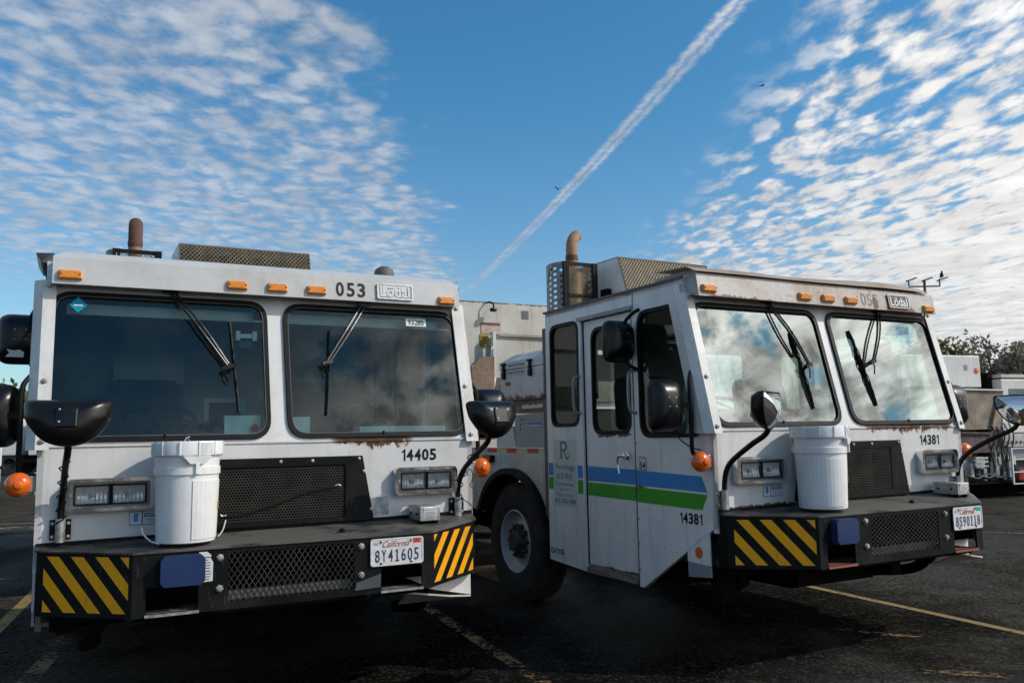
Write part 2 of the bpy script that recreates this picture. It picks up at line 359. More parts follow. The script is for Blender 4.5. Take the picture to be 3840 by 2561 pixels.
# ------------------------------------------------------------------ mesh builder
class MB:
    def __init__(s): s.v = []; s.f = []; s.mi = []; s.k = 0
    def mat(s, k): s.k = k; return s
    def add(s, vs, fs):
        o = len(s.v); s.v += [tuple(p) for p in vs]
        for f in fs: s.f.append([o+i for i in f]); s.mi.append(s.k)
        return s
    def box(s, a, b, mt=None):
        x0, y0, z0 = a; x1, y1, z1 = b
        vs = [Vector(p) for p in ((x0,y0,z0),(x1,y0,z0),(x1,y1,z0),(x0,y1,z0),(x0,y0,z1),(x1,y0,z1),(x1,y1,z1),(x0,y1,z1))]
        if mt: vs = [mt @ p for p in vs]
        return s.add(vs, [(0,3,2,1),(4,5,6,7),(0,1,5,4),(1,2,6,5),(2,3,7,6),(3,0,4,7)])
    def hexa(s, a, b):
        """two matching polygons joined"""
        n = len(a); fs = [tuple(range(n))[::-1], tuple(range(n, 2*n))]
        fs += [(i, (i+1) % n, n+(i+1) % n, n+i) for i in range(n)]
        return s.add(list(a)+list(b), fs)
    def bar(s, p, q, w=.02, h=None):
        h = h or w; p = Vector(p); q = Vector(q); d = (q-p).normalized()
        a = d.cross(Vector((0, 0, 1)))
        if a.length < .1: a = d.cross(Vector((0, 1, 0)))
        a.normalize(); b = d.cross(a)
        c = [a*w/2+b*h/2, -a*w/2+b*h/2, -a*w/2-b*h/2, a*w/2-b*h/2]
        return s.hexa([p+k for k in c], [q+k for k in c])
    def tube(s, pts, r, n=8, smooth_path=True):
        pts = [Vector(p) for p in pts]
        if smooth_path and len(pts) > 2:
            out = []
            for i in range(len(pts)-1):
                p0 = pts[max(i-1, 0)]; p1 = pts[i]; p2 = pts[i+1]; p3 = pts[min(i+2, len(pts)-1)]
                for t in (0, .25, .5, .75):
                    out.append(.5*((2*p1)+(p2-p0)*t+(2*p0-5*p1+4*p2-p3)*t*t+(3*p1-p0-3*p2+p3)*t**3))
            out.append(pts[-1]); pts = out
        rs = r if isinstance(r, (list, tuple)) else None
        vs = []; ref = None
        for i, p in enumerate(pts):
            d = (pts[min(i+1, len(pts)-1)]-pts[max(i-1, 0)]).normalized()
            if ref is None:
                ref = d.cross(Vector((.3, .2, 1))).normalized()
            ref = (ref-d*ref.dot(d)).normalized(); b = d.cross(ref)
            rr_ = r if rs is None else rs[0]+(rs[1]-rs[0])*i/(len(pts)-1)
            vs += [p+ref*math.cos(2*math.pi*k/n)*rr_+b*math.sin(2*math.pi*k/n)*rr_ for k in range(n)]
        fs = []
        for i in range(len(pts)-1):
            fs += [(i*n+k, i*n+(k+1) % n, (i+1)*n+(k+1) % n, (i+1)*n+k) for k in range(n)]
        fs += [tuple(range(n))[::-1], tuple((len(pts)-1)*n+k for k in range(n))]
        return s.add(vs, fs)
    def lathe(s, prof, c=(0, 0, 0), ax=(0, 0, 1), n=32, ref=None, cap=True):
        """prof: (radius, height along axis)"""
        c = Vector(c); ax = Vector(ax).normalized()
        a = (Vector(ref) if ref else ax.orthogonal()).normalized(); b = ax.cross(a)
        vs = []
        for r_, h in prof:
            vs += [c+ax*h+(a*math.cos(2*math.pi*k/n)+b*math.sin(2*math.pi*k/n))*r_ for k in range(n)]
        fs = []
        for i in range(len(prof)-1):
            fs += [(i*n+k, i*n+(k+1) % n, (i+1)*n+(k+1) % n, (i+1)*n+k) for k in range(n)]
        if cap and prof[0][0] > 1e-5: fs.append(tuple(range(n))[::-1])
        if cap and prof[-1][0] > 1e-5: fs.append(tuple((len(prof)-1)*n+k for k in range(n)))
        return s.add(vs, fs)
    def plate(s, outer, holes, fn, nrm, t):
        """flat polygon with holes, mapped by fn(u,v), thickened by t along nrm"""
        loops = [list(outer)]+[list(h) for h in holes]
        flat = [p for l in loops for p in l]
        tris = tessellate_polygon([[Vector((p[0], p[1], 0)) for p in l] for l in loops])
        A = [Vector(fn(*p)) for p in flat]; N = Vector(nrm)*t; n = len(flat)
        fs = [tuple(tr) for tr in tris]
        if t:
            fs += [tuple(n+i for i in tr)[::-1] for tr in tris]; o = 0
            for l in loops:
                k = len(l); fs += [(o+i, o+(i+1) % k, n+o+(i+1) % k, n+o+i) for i in range(k)]; o += k
            A = A+[p+N for p in A]
        return s.add(A, fs)
    def build(s, name, mats, parent=None, smooth=False, bevel=0, **props):
        me = bpy.data.meshes.new(name); me.from_pydata(s.v, [], s.f)
        if not isinstance(mats, (list, tuple)): mats = [mats]
        for k in mats: me.materials.append(M[k] if isinstance(k, str) else k)
        me.polygons.foreach_set('material_index', s.mi)
        bm = bmesh.new(); bm.from_mesh(me)
        bmesh.ops.recalc_face_normals(bm, faces=bm.faces); bm.to_mesh(me); bm.free()
        o = bpy.data.objects.new(name, me); COL.objects.link(o); o.parent = parent
        if smooth:
            me.polygons.foreach_set('use_smooth', [True]*len(me.polygons))
            md = o.modifiers.new('es', 'EDGE_SPLIT'); md.split_angle = R(smooth if smooth is not True else 40)
        if bevel:
            md = o.modifiers.new('bv', 'BEVEL'); md.width = bevel; md.segments = 2; md.limit_method = 'ANGLE'; md.angle_limit = R(40)
            md.harden_normals = False
        for k, v in props.items(): o[k] = v
        return o
def rpoly(pts, r, n=6):
    out = []; k = len(pts); rs = r if isinstance(r, (list, tuple)) else [r]*k
    for i in range(k):
        p = Vector(pts[i]); a = (Vector(pts[i-1])-p); b = (Vector(pts[(i+1) % k])-p)
        if rs[i] <= 0: out.append(tuple(p)); continue
        an = a.angle(b); d = min(rs[i]/math.tan(an/2), a.length*.49, b.length*.49)
        A = p+a.normalized()*d; B = p+b.normalized()*d
        for j in range(n+1):
            t = j/n; out.append(tuple(A*(1-t)**2+p*2*t*(1-t)+B*t*t))
    return out
def rrect(x0, z0, x1, z1, r, n=6): return rpoly([(x0, z0), (x1, z0), (x1, z1), (x0, z1)], r, n)
def clip(poly, x0, y0, x1, y1):
    def cl(P_, ins, cut):
        o = []
        for i in range(len(P_)):
            a, b = P_[i-1], P_[i]
            if ins(b):
                if not ins(a): o.append(cut(a, b))
                o.append(b)
            elif ins(a): o.append(cut(a, b))
        return o
    def cx_(v): return lambda a, b: (v, a[1]+(b[1]-a[1])*(v-a[0])/(b[0]-a[0]))
    def cy_(v): return lambda a, b: (a[0]+(b[0]-a[0])*(v-a[1])/(b[1]-a[1]), v)
    for ins, cut in ((lambda p: p[0] >= x0, cx_(x0)), (lambda p: p[0] <= x1, cx_(x1)), (lambda p: p[1] >= y0, cy_(y0)), (lambda p: p[1] <= y1, cy_(y1))):
        if len(poly) < 3: return []
        poly = cl(poly, ins, cut)
    return poly
def empty(name, loc, rz=0, **p):
    o = bpy.data.objects.new(name, None); COL.objects.link(o); o.location = loc; o.rotation_euler = (0, 0, rz)
    o.empty_display_size = .2
    for k, v in p.items(): o[k] = v
    return o
def text(name, s_, org, ux, uy, w_, h_, mt, parent, bold=0., shear=0., font_gap=1., ext=.0006, **props):
    """lettering fitted to a w x h rectangle whose lower left corner is org"""
    cu = bpy.data.curves.new(name, 'FONT'); cu.body = s_; cu.offset = bold; cu.shear = shear; cu.space_character = font_gap
    cu.resolution_u = 3
    t = bpy.data.objects.new('tmp', cu)
    me = bpy.data.meshes.new_from_object(t); bpy.data.objects.remove(t)
    if not len(me.vertices): return None
    xs = [q.co.x for q in me.vertices]; ys = [q.co.y for q in me.vertices]
    x0, x1, y0, y1 = min(xs), max(xs), min(ys), max(ys)
    ux = Vector(ux).normalized(); uy = Vector(uy).normalized(); n = ux.cross(uy); org = Vector(org)
    for q in me.vertices:
        q.co = org+ux*((q.co.x-x0)/(x1-x0)*w_)+uy*((q.co.y-y0)/(y1-y0)*h_)+n*ext
    me.materials.clear(); me.materials.append(M[mt])
    o = bpy.data.objects.new(name, me); COL.objects.link(o); o.parent = parent
    for k, v in props.items(): o[k] = v
    return o

def numtext(name, s_, org, ux, uy, w_, h_, mt, parent, bold=.03, gap=.16):
    """digits and capitals in equal cells; the numeral one gets its flag"""
    ux = Vector(ux).normalized(); uy = Vector(uy).normalized(); n_ = ux.cross(uy); org = Vector(org); k = len(s_)
    ws = [.62 if c == '1' else 1. for c in s_]; cw = w_/(sum(ws)+gap*(k-1)); x_ = 0.
    for c, q in zip(s_, ws):
        if c == '1':
            W_ = cw*q; t = cw*.24
            pg = [(W_-t, 0), (W_, 0), (W_, h_), (W_-t*.8, h_), (W_-t*1.6, h_*.86), (W_*.08, h_*.80), (W_*.08, h_*.68), (W_-t, h_*.74)]
            MB().plate(pg, [], lambda a, b: org+ux*(x_+a)+uy*b+n_*.0006, (0, 0, 0), 0).build(name, mt, parent)
        else: text(name, c, org+ux*x_, ux, uy, cw*q, h_, mt, parent, bold=bold)
        x_ += cw*(q+gap)
# ------------------------------------------------------------------ ground
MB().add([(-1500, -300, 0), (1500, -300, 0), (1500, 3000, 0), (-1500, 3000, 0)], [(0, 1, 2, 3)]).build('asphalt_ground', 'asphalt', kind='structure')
def line(a, b, wd, mt, name='parking_line', e0=0., z_=.004):
    a = Vector((*a, z_)); b = Vector((*b, z_)); d = (b-a).normalized(); n = Vector((-d.y, d.x, 0))*wd/2
    return MB().add([a-n, b-n, b+n, a+n], [(0, 1, 2, 3)]).build(name, mt, kind='structure')
line((2.05, 9.45), (3.56, 5.98), .085, 'lineY')
line((-1.02, 7.95), (.75, 3.6), .10, 'lineY2')
line((-5.2, 9.7), (-4.0, 6.6), .10, 'lineY')
line((-3.5, 6.9), (-2.5, 3.8), .12, 'lineY2')
line((2.3, 5.2), (3.4, 4.9), .10, 'lineY2')
line((-12., 15.2), (-4.5, 15.9), .10, 'lineY')
line((6.0, 12.0), (12.0, 8.4), .10, 'lineY2')
def blotch(c, rx, ry, mt, rz=0, name='paint_stain'):
    k = 18; vs = []
    for i in range(k):
        a = 2*math.pi*i/k; q = random.uniform(.65, 1.1); X_ = math.cos(a)*rx*q; Y_ = math.sin(a)*ry*q
        vs.append((c[0]+X_*math.cos(rz)-Y_*math.sin(rz), c[1]+X_*math.sin(rz)+Y_*math.cos(rz), .006))
    return MB().add(vs, [tuple(range(k))]).build(name, mt, kind='structure')
blotch((-5.25, 9.25), .55, .10, 'lineW', .1); blotch((-8.3, 14.6), .9, .28, 'lineW', -.3); blotch((-8.2, 13.4), .7, .16, 'lineW', 0)
blotch((7.6, 9.9), .6, .16, 'lineW', -.5)
blotch((-4.9, 9.0), .25, .05, 'lineW', .3); blotch((2.55, 6.1), .3, .05, 'lineY2', -.5)

# ------------------------------------------------------------------ truck
RK = .252
def rk(x_, z_, off=0.):  # point on the raked windshield plane
    return Vector((x_, RK*(z_-1.55)-off, z_-off*RK))
RN = Vector((0, -1, RK)).normalized(); RU = Vector((0, RK, 1)).normalized()
def rkp(off): return lambda a, b: rk(a, b)+RN*off
def fr(off): return lambda a, b: (a, -off, b)
VN = Vector((0, -1, .163)).normalized(); VU = Vector((0, .163, 1)).normalized()
def vis(x_, z_, off=0.): return Vector((x_, .106+.163*(z_-2.403), z_))+VN*off
XH = Vector((1, 0, 0)); ZH = Vector((0, 0, 1)); YL = Vector((0, -1, 0))

def bolt(par, c, n_, r_=.012, h=.008, mt='boltm', name='bolt'):
    return MB().lathe([(r_*1.35, -.001), (r_*1.35, .002), (r_, .0025), (r_, h), (r_*.7, h+.001)], c, n_, 6).build(name, mt, par)

def mirror_head(par, c, w_, h_, fdir, name='mirror', depth=.09, flat_top=False, label=None, bk='gloss_black'):
    """housing shell with the reflecting face towards fdir"""
    f = Vector(fdir).normalized(); a = f.cross(ZH).normalized(); b = a.cross(f)
    c = Vector(c)
    if flat_top:
        out = rpoly([(-w_*.5, h_*.42), (-w_*.47, .0), (-w_*.28, -h_*.42), (0, -h_*.56), (w_*.28, -h_*.42), (w_*.47, 0), (w_*.5, h_*.42)], [.03, .1, .2, .3, .2, .1, .03], 5)
    else:
        out = rpoly([(-w_/2, -h_/2), (w_/2, -h_/2), (w_/2, h_/2), (-w_/2, h_/2)], .3*w_, 6)
    n = len(out); rings = [(1., .0), (1.03, -.004), (1.03, -.02), (.97, -.45*depth), (.80, -.8*depth), (.45, -depth), (0.02, -depth*1.02)]
    vs = []; cz = sum(p[1] for p in out)/n
    for k, (s_, d) in enumerate(rings):
        for p in out:
            vs.append(c+a*p[0]*s_+b*((p[1]-cz)*s_+cz)+f*d)
    fs = []
    for i in range(len(rings)-1): fs += [(i*n+k, i*n+(k+1) % n, (i+1)*n+(k+1) % n, (i+1)*n+k) for k in range(n)]
    fs.append(tuple((len(rings)-1)*n+k for k in range(n)))
    mb = MB().add(vs, fs); o = mb.build(name, bk, par, smooth=50)
    if label: o['label'] = label
    # reflecting face, domed when flat topped
    gv = []; gr = [(.97, -.003), (.8, .012 if flat_top else -.002), (.5, .03 if flat_top else -.001), (.02, .036 if flat_top else 0)]
    for s_, d in gr:
        for p in out: gv.append(c+a*p[0]*s_+b*((p[1]-cz)*s_+cz)+f*d)
    gf = []
    for i in range(3): gf += [(i*n+k, i*n+(k+1) % n, (i+1)*n+(k+1) % n, (i+1)*n+k) for k in range(n)]
    gf.append(tuple(3*n+k for k in range(n)))
    MB().add(gv, gf).build('mirror_glass', 'mirror', o, smooth=50)
    return o, f, a, b, c

def headlight(par, s_):
    x0, x1 = (.672, 1.074) if s_ > 0 else (-1.068, -.655)
    z0, z1 = 1.218, 1.384
    hl = MB().plate(rrect(x0, z0, x1, z1, .035), [rrect(x0+.020, z0+.018, x1-.020, z1-.018, .016)], fr(.055), (0, 1, 0), .054).build('headlight', 'chrome', par, smooth=30, bevel=.008)
    MB().plate(rrect(x0+.018, z0+.016, x1-.018, z1-.016, .016), [rrect(x0+.035, z0+.03, x1-.035, z1-.03, .012)], fr(.049), (0, 1, 0), .03).build('inner_frame', 'gunmetal', hl, bevel=.003)
    MB().plate(rrect(x0+.036, z0+.031, x1-.036, z1-.031, .012), [], fr(.02), (0, 1, 0), .015).build('backing', 'hblack', hl)
    xm = (x0+x1)/2
    for a, b in ((x0+.038, xm-.004), (xm+.004, x1-.038)):
        zc0, zc1 = z0+.033, z1-.033
        MB().plate(rrect(a, zc0, b, zc1, .012), [rrect(a+.007, zc0+.007, b-.007, zc1-.007, .008)], fr(.050), (0, 1, 0), .03).build('lamp_rim', 'gloss_black', hl, bevel=.002)
        # reflector bowl
        mb = MB(); nx, nz = 14, 10; vs = []
        for i in range(nx+1):
            for j in range(nz+1):
                u_ = i/nx*2-1; v_ = j/nz*2-1
                dpt = .022*max(0., 1-(u_*u_+v_*v_)*.55)
                vs.append((a+.006+(b-a-.012)*i/nx, -.046+dpt+.004, zc0+.006+(zc1-zc0-.012)*j/nz))
        mb.add(vs, [(i*(nz+1)+j, (i+1)*(nz+1)+j, (i+1)*(nz+1)+j+1, i*(nz+1)+j+1) for i in range(nx) for j in range(nz)])
        mb.build('reflector', 'reflector', hl, smooth=60)
        MB().lathe([(.0, -.0), (.012, .002), (.014, .012), (.0, .018)], ((a+b)/2, -.028, (zc0+zc1)/2), (0, -1, 0), 12).build('bulb', 'paper', hl, smooth=True)
        MB().plate(rrect(a+.006, zc0+.006, b-.006, zc1-.006, .008), [], fr(.0475), (0, 1, 0), .0).build('lens', 'lens', hl)
    for bx, bz in ((x0+.02, (z0+z1)/2), (xm, z1-.018), (xm, z0+.018), (x1-.02, (z0+z1)/2)):
        bolt(hl, (bx, -.056, bz), (0, -1, 0), .005, .003)
    return hl
def refl():
    mt, q = mat0('ribbed_reflector')
    X, Y, Z = q.xyz(q.pos)
    h = q.add(q.mul(q.m('SINE', q.mul(X, 330.)), .3), q.mul(q.noise(q.pos, 9, 2, .5), 5.))
    q.put(q.b.inputs['Base Color'], (.92, .94, .96, 1)); q.put(q.b.inputs['Metallic'], .35); q.put(q.b.inputs['Roughness'], .25)
    q.put(q.b.inputs['Normal'], q.new('ShaderNodeBump', {'Strength': .7, 'Distance': .005, 'Height': h}).outputs[0])
    return mt
M['reflector'] = refl()
M['scuff'] = plain('scuffed_blue_grey', (.065, .07, .09), .5)
M['wipgrey'] = plain('worn_grey_arm', (.09, .093, .098), .4, metal=.3)
M['gunmetal'] = plain('gunmetal_frame', (.16, .17, .17), .4, metal=.6)

def wheel(par, s_, yc, zc, xo, r_=.505, front=True):
    """s_ side, xo = outer face x"""
    ax = (s_, 0, 0); c = Vector((s_*(xo-.14), yc, zc))
    wl = MB().lathe([(.25, -.12), (.27, -.14), (.40, -.145), (.47, -.13), (r_-.008, -.115), (r_, -.09), (r_, .09), (r_-.008, .115), (.475, .128), (.455, .13), (.45, .137), (.40, .142), (.33, .14), (.285, .13), (.27, .12), (.262, .0), (.25, -.12)], c, ax, 48, cap=False).build('wheel', 'tyre', par, smooth=35)
    # tread blocks
    mb = MB()
    for k in range(44):
        a = 2*math.pi*k/44
        for xo_ in (-.085, -.03, .03, .085):
            rot = Matrix.Rotation(a+(.04 if abs(xo_) > .05 else 0), 4, 'X')
            mt = Matrix.Translation(c) @ rot
            mb.box((s_*xo_-.024, -.027, r_-.006), (s_*xo_+.024, .027, r_+.007), mt)
    mb.build('tread', 'tyre', wl)
    rm = MB().lathe([(.27, .118), (.276, .128), (.268, .134), (.258, .128), (.248, .10), (.235, .065), (.215, .05), (.16, .065), (.145, .075), (.13, .072), (.0, .072)] if front else
                    [(.27, .118), (.276, .128), (.268, .134), (.258, .128), (.25, .06), (.24, -.05), (.15, -.06), (.0, -.06)], c, ax, 40, cap=False).build('rim', 'rim', wl, smooth=35)
    d0 = .072 if front else -.06
    MB().lathe([(.095, d0), (.095, d0+.05), (.075, d0+.085), (.03, d0+.085), (0, d0+.086)], c, ax, 20).build('hub', 'hub', wl, smooth=35)
    mb = MB()
    for k in range(10):
        a = 2*math.pi*k/10; q = c+Vector((s_*d0, math.cos(a)*.128, math.sin(a)*.128))
        mb.lathe([(.027, -.01), (.027, .032), (.017, .036), (.017, .055), (0, .055)], q, ax, 6)
    mb.build('lug_nuts', 'hub', wl)
    return wl

def expanded(mb, fn, u0, v0, u1, v1, pu, pv, w_, d=.004):
    """diamond mesh bars in the (u,v) rectangle"""
    segs = []
    k0 = int((u1-u0)/pu)+2; sl = pv/pu
    for sgn in (1, -1):
        c0 = v0-(u1-u0)*sl if sgn > 0 else v0
        c1 = v1 if sgn > 0 else v1+(u1-u0)*sl
        c = c0
        while c < c1:
            # line v = c + sgn*sl*(u-u0)
            ua, ub = u0, u1
            va, vb = c, c+sgn*sl*(u1-u0)
            def atv(v_): return u0+(v_-c)/(sgn*sl)
            if sgn > 0:
                if va < v0: ua = atv(v0)
                if vb > v1: ub = atv(v1)
            else:
                if va > v1: ua = atv(v1)
                if vb < v0: ub = atv(v0)
            if ub-ua > 1e-4:
                segs.append(((ua, c+sgn*sl*(ua-u0)), (ub, c+sgn*sl*(ub-u0)), sgn))
            c += pv
    for a, b, sgn in segs:
        n_ = max(1, int(abs(b[0]-a[0])/.12))
        A = Vector(fn(*a)); B = Vector(fn(*b)); D = (B-A)
        if D.length < 1e-4: continue
        T = Vector(fn(a[0]+.01, a[1]))-A; U_ = Vector(fn(a[0], a[1]+.01))-A
        nr = T.cross(U_).normalized(); sd_ = D.normalized().cross(nr)*w_/2
        o = nr*(d*.3*sgn)
        q = [A-sd_+o, A+sd_+o, B+sd_+o, B-sd_+o]
        mb.hexa([p-nr*d/2 for p in q], [p+nr*d/2 for p in q])

def hazard(par, s_):
    """striped decal on the bumper wing"""
    a = Vector((s_*1.178, -.060)); b = Vector((s_*.768, -.385)) 
    if s_ > 0: a, b = b, a
    L = (b-a).length; d = (b-a)/L; n = Vector((d.y, -d.x))
    if n.y > 0: n = -n
    def fn(off): return lambda u_, v_: (a.x+d.x*u_+n.x*off, a.y+d.y*u_+n.y*off, v_)
    m0, m1 = (.035, .012) if s_ < 0 else (.012, .02)
    x0, x1, z0, z1 = m0, L-m1, .748, 1.022
    dk = MB().plate([(x0, z0), (x1, z0), (x1, z1), (x0, z1)], [], fn(.004), (0, 0, 0), 0).build('hazard_decal', 'hblack', par)
    W_, H_ = x1-x0, z1-z0; per = .281*W_; yw = .143*W_; sh = .515*W_
    for k in range(-3, 6):
        t0 = x0+.035*W_+k*per
        pg = [(t0, z1), (t0+yw, z1), (t0+yw+sh, z0), (t0+sh, z0)] if s_ < 0 else None
        if s_ > 0:
            t1 = x1-.10*W_-k*per+.02; pg = [(t1, z1), (t1-yw, z1), (t1-yw-sh, z0), (t1-sh, z0)]
        pg = clip(pg, x0+.006, z0+.005, x1-.006, z1-.005)
        if len(pg) >= 3: MB().plate(pg, [], fn(.0055), (0, 0, 0), 0).build('hazard_stripe', 'yellow', dk)
    return dk

def license_plate(par, x0, serial, sticker):
    z0 = .872; w_, h_ = .305, .146; off = .39+.012
    def F(o): return lambda a, b: (a, -off-o, b)
    pl = MB().plate(rrect(x0, z0, x0+w_, z0+h_, .018), [], F(0), (0, 1, 0), .003).build('license_plate', 'platew', par)
    MB().plate(rrect(x0, z0, x0+w_, z0+h_, .018), [rrect(x0+.008, z0+.008, x0+w_-.008, z0+h_-.008, .012)], F(.002), (0, 1, 0), .002).build('plate_rim', 'platew', pl)
    P_ = lambda a, b: (x0+a, -off-.001, z0+b)
    ln = len(serial)
    for i, ch in enumerate(serial):
        if ch == '1':
            q0 = x0+.026+i*.0375
            for bx_ in ((q0+.010, .020, .0165, .086), (q0+.002, .020, .024, .0265), (q0+.004, .072, .0105, .079)):
                MB().box((bx_[0], -off-.0020, z0+bx_[1]), (bx_[0]+(.0065 if bx_[3] == .086 else (.022 if bx_[1] < .05 else .0065)), -off-.0014, z0+bx_[3])).build('serial_number', 'navy', pl)
        else: text('serial_number', ch, P_(.026+i*.0375, .020), XH, ZH, .026, .066, 'navy', pl, bold=.008)
    text('state_name', 'California', P_(.068, .098), XH, ZH, .155, .034, 'red', pl, shear=.55, bold=.0)
    MB().plate([(x0+.245, z0+.112), (x0+.29, z0+.112), (x0+.29, z0+.136), (x0+.245, z0+.136)], [], F(.0012), (0, 0, 0), 0).build('year_sticker', sticker, pl)
    text('month_mark', 'DEC', P_(.016, .112), XH, ZH, .030, .014, 'tblue', pl)
    for a, b in ((.062, .130), (.235, .130), (.062, .016), (.235, .016)):
        bolt(pl, (x0+a, -off-.003, z0+b), (0, -1, 0), .006, .004)

def marker(par, x0, x1, zc):
    mb = MB(); h_ = .027
    a = vis(x0, zc-h_, .001); q = [vis(x0, zc-h_, 0), vis(x1, zc-h_, 0), vis(x1, zc+h_, 0), vis(x0, zc+h_, 0)]
    f_ = [vis(x0+.006, zc-h_+.006, .024), vis(x1-.006, zc-h_+.006, .024), vis(x1-.006, zc+h_-.006, .024), vis(x0+.006, zc+h_-.006, .024)]
    o = mb.hexa(q, f_).build('marker_light', 'amber', par, bevel=.004)
    mb = MB()
    for k in range(9):
        xx = x0+.022+(x1-x0-.044)*k/8
        mb.box((xx-.0018, 0, -h_*.62), (xx+.0018, .002, h_*.62), Matrix.Translation(vis(0, zc, .0255)) @ Matrix.Rotation(math.atan(-.163), 4, 'X'))
    mb.build('lens_ribs', 'amber', o)
    for xx in (x0+.013, x1-.013): bolt(o, vis(xx, zc, .0245), VN, .004, .002, 'brown', 'screw')

def wiper(par, p0, p1, b0, b1, two=.028, mt='gloss_black'):
    """p0 pivot under the visor, p1 lower end of arm, b0-b1 blade (x,z on the windshield plane)"""
    def q(p, o): return rk(p[0], p[1])+RN*o
    arm = MB().tube([q(p0, .02), q(((p0[0]+p1[0])/2, (p0[1]+p1[1])/2), .055), q(p1, .05)], .0075, 6)
    arm.tube([q((p0[0]+two, p0[1]), .02), q(((p0[0]+p1[0])/2+two, (p0[1]+p1[1])/2), .055), q((p1[0]+two*.6, p1[1]-.005), .05)], .006, 6)
    arm.bar(q((p1[0]-.03, p1[1]-.02), .05), q((p1[0]+two, p1[1]), .05), .02)
    arm.bar(q((p0[0]-.03, p0[1]), .03), q((p0[0]+two+.02, p0[1]), .03), .03)
    w_ = arm.build('wiper', mt, par)
    mid = ((b0[0]+b1[0])/2, (b0[1]+b1[1])/2)
    lp = lambda t: (b0[0]+(b1[0]-b0[0])*t, b0[1]+(b1[1]-b0[1])*t)
    bl = MB().bar(q(b0, .012), q(b1, .012), .010, .016)
    for t0, t1, o in ((.0, .3, .02), (.3, .62, .035), (.62, 1., .02), (.15, .5, .03), (.5, .85, .03)):
        bl.bar(q(lp(t0), .018), q(lp((t0+t1)/2), .018+o*.5), .006); bl.bar(q(lp((t0+t1)/2), .018+o*.5), q(lp(t1), .018), .006)
    bl.bar(q(lp(.5), .02), q(p1, .05), .022)
    bl.tube([q(p1, .05), q((p1[0]-.015, p1[1]-.05), .06), q((p1[0]+.005, p1[1]-.09), .03)], .005, 6)
    bl.build('wiper_blade', 'black', w_)

def hexmesh(fn, u0, v0, u1, v1, p, thick, nrm):
    """perforated sheet: rows of hexagonal holes"""
    mb = MB(); r_ = p*.41; row = p*.866; j = 0; v_ = v0+row/2
    while v_+row/2 <= v1+1e-6:
        u_ = u0+p/2+(p/2 if j % 2 else 0)
        while u_+p/2 <= u1+1e-6:
            cell = []; hole = []
            for k in range(6):
                a = math.pi/6+k*math.pi/3
                cell.append((u_+math.cos(a)*p*.5775, v_+math.sin(a)*p*.5775)); hole.append((u_+math.cos(a)*r_, v_+math.sin(a)*r_))
            vs = [fn(*q) for q in cell+hole]
            mb.add(vs, [(k, (k+1) % 6, 6+(k+1) % 6, 6+k) for k in range(6)])
            u_ += p
        v_ += row; j += 1
    return mb

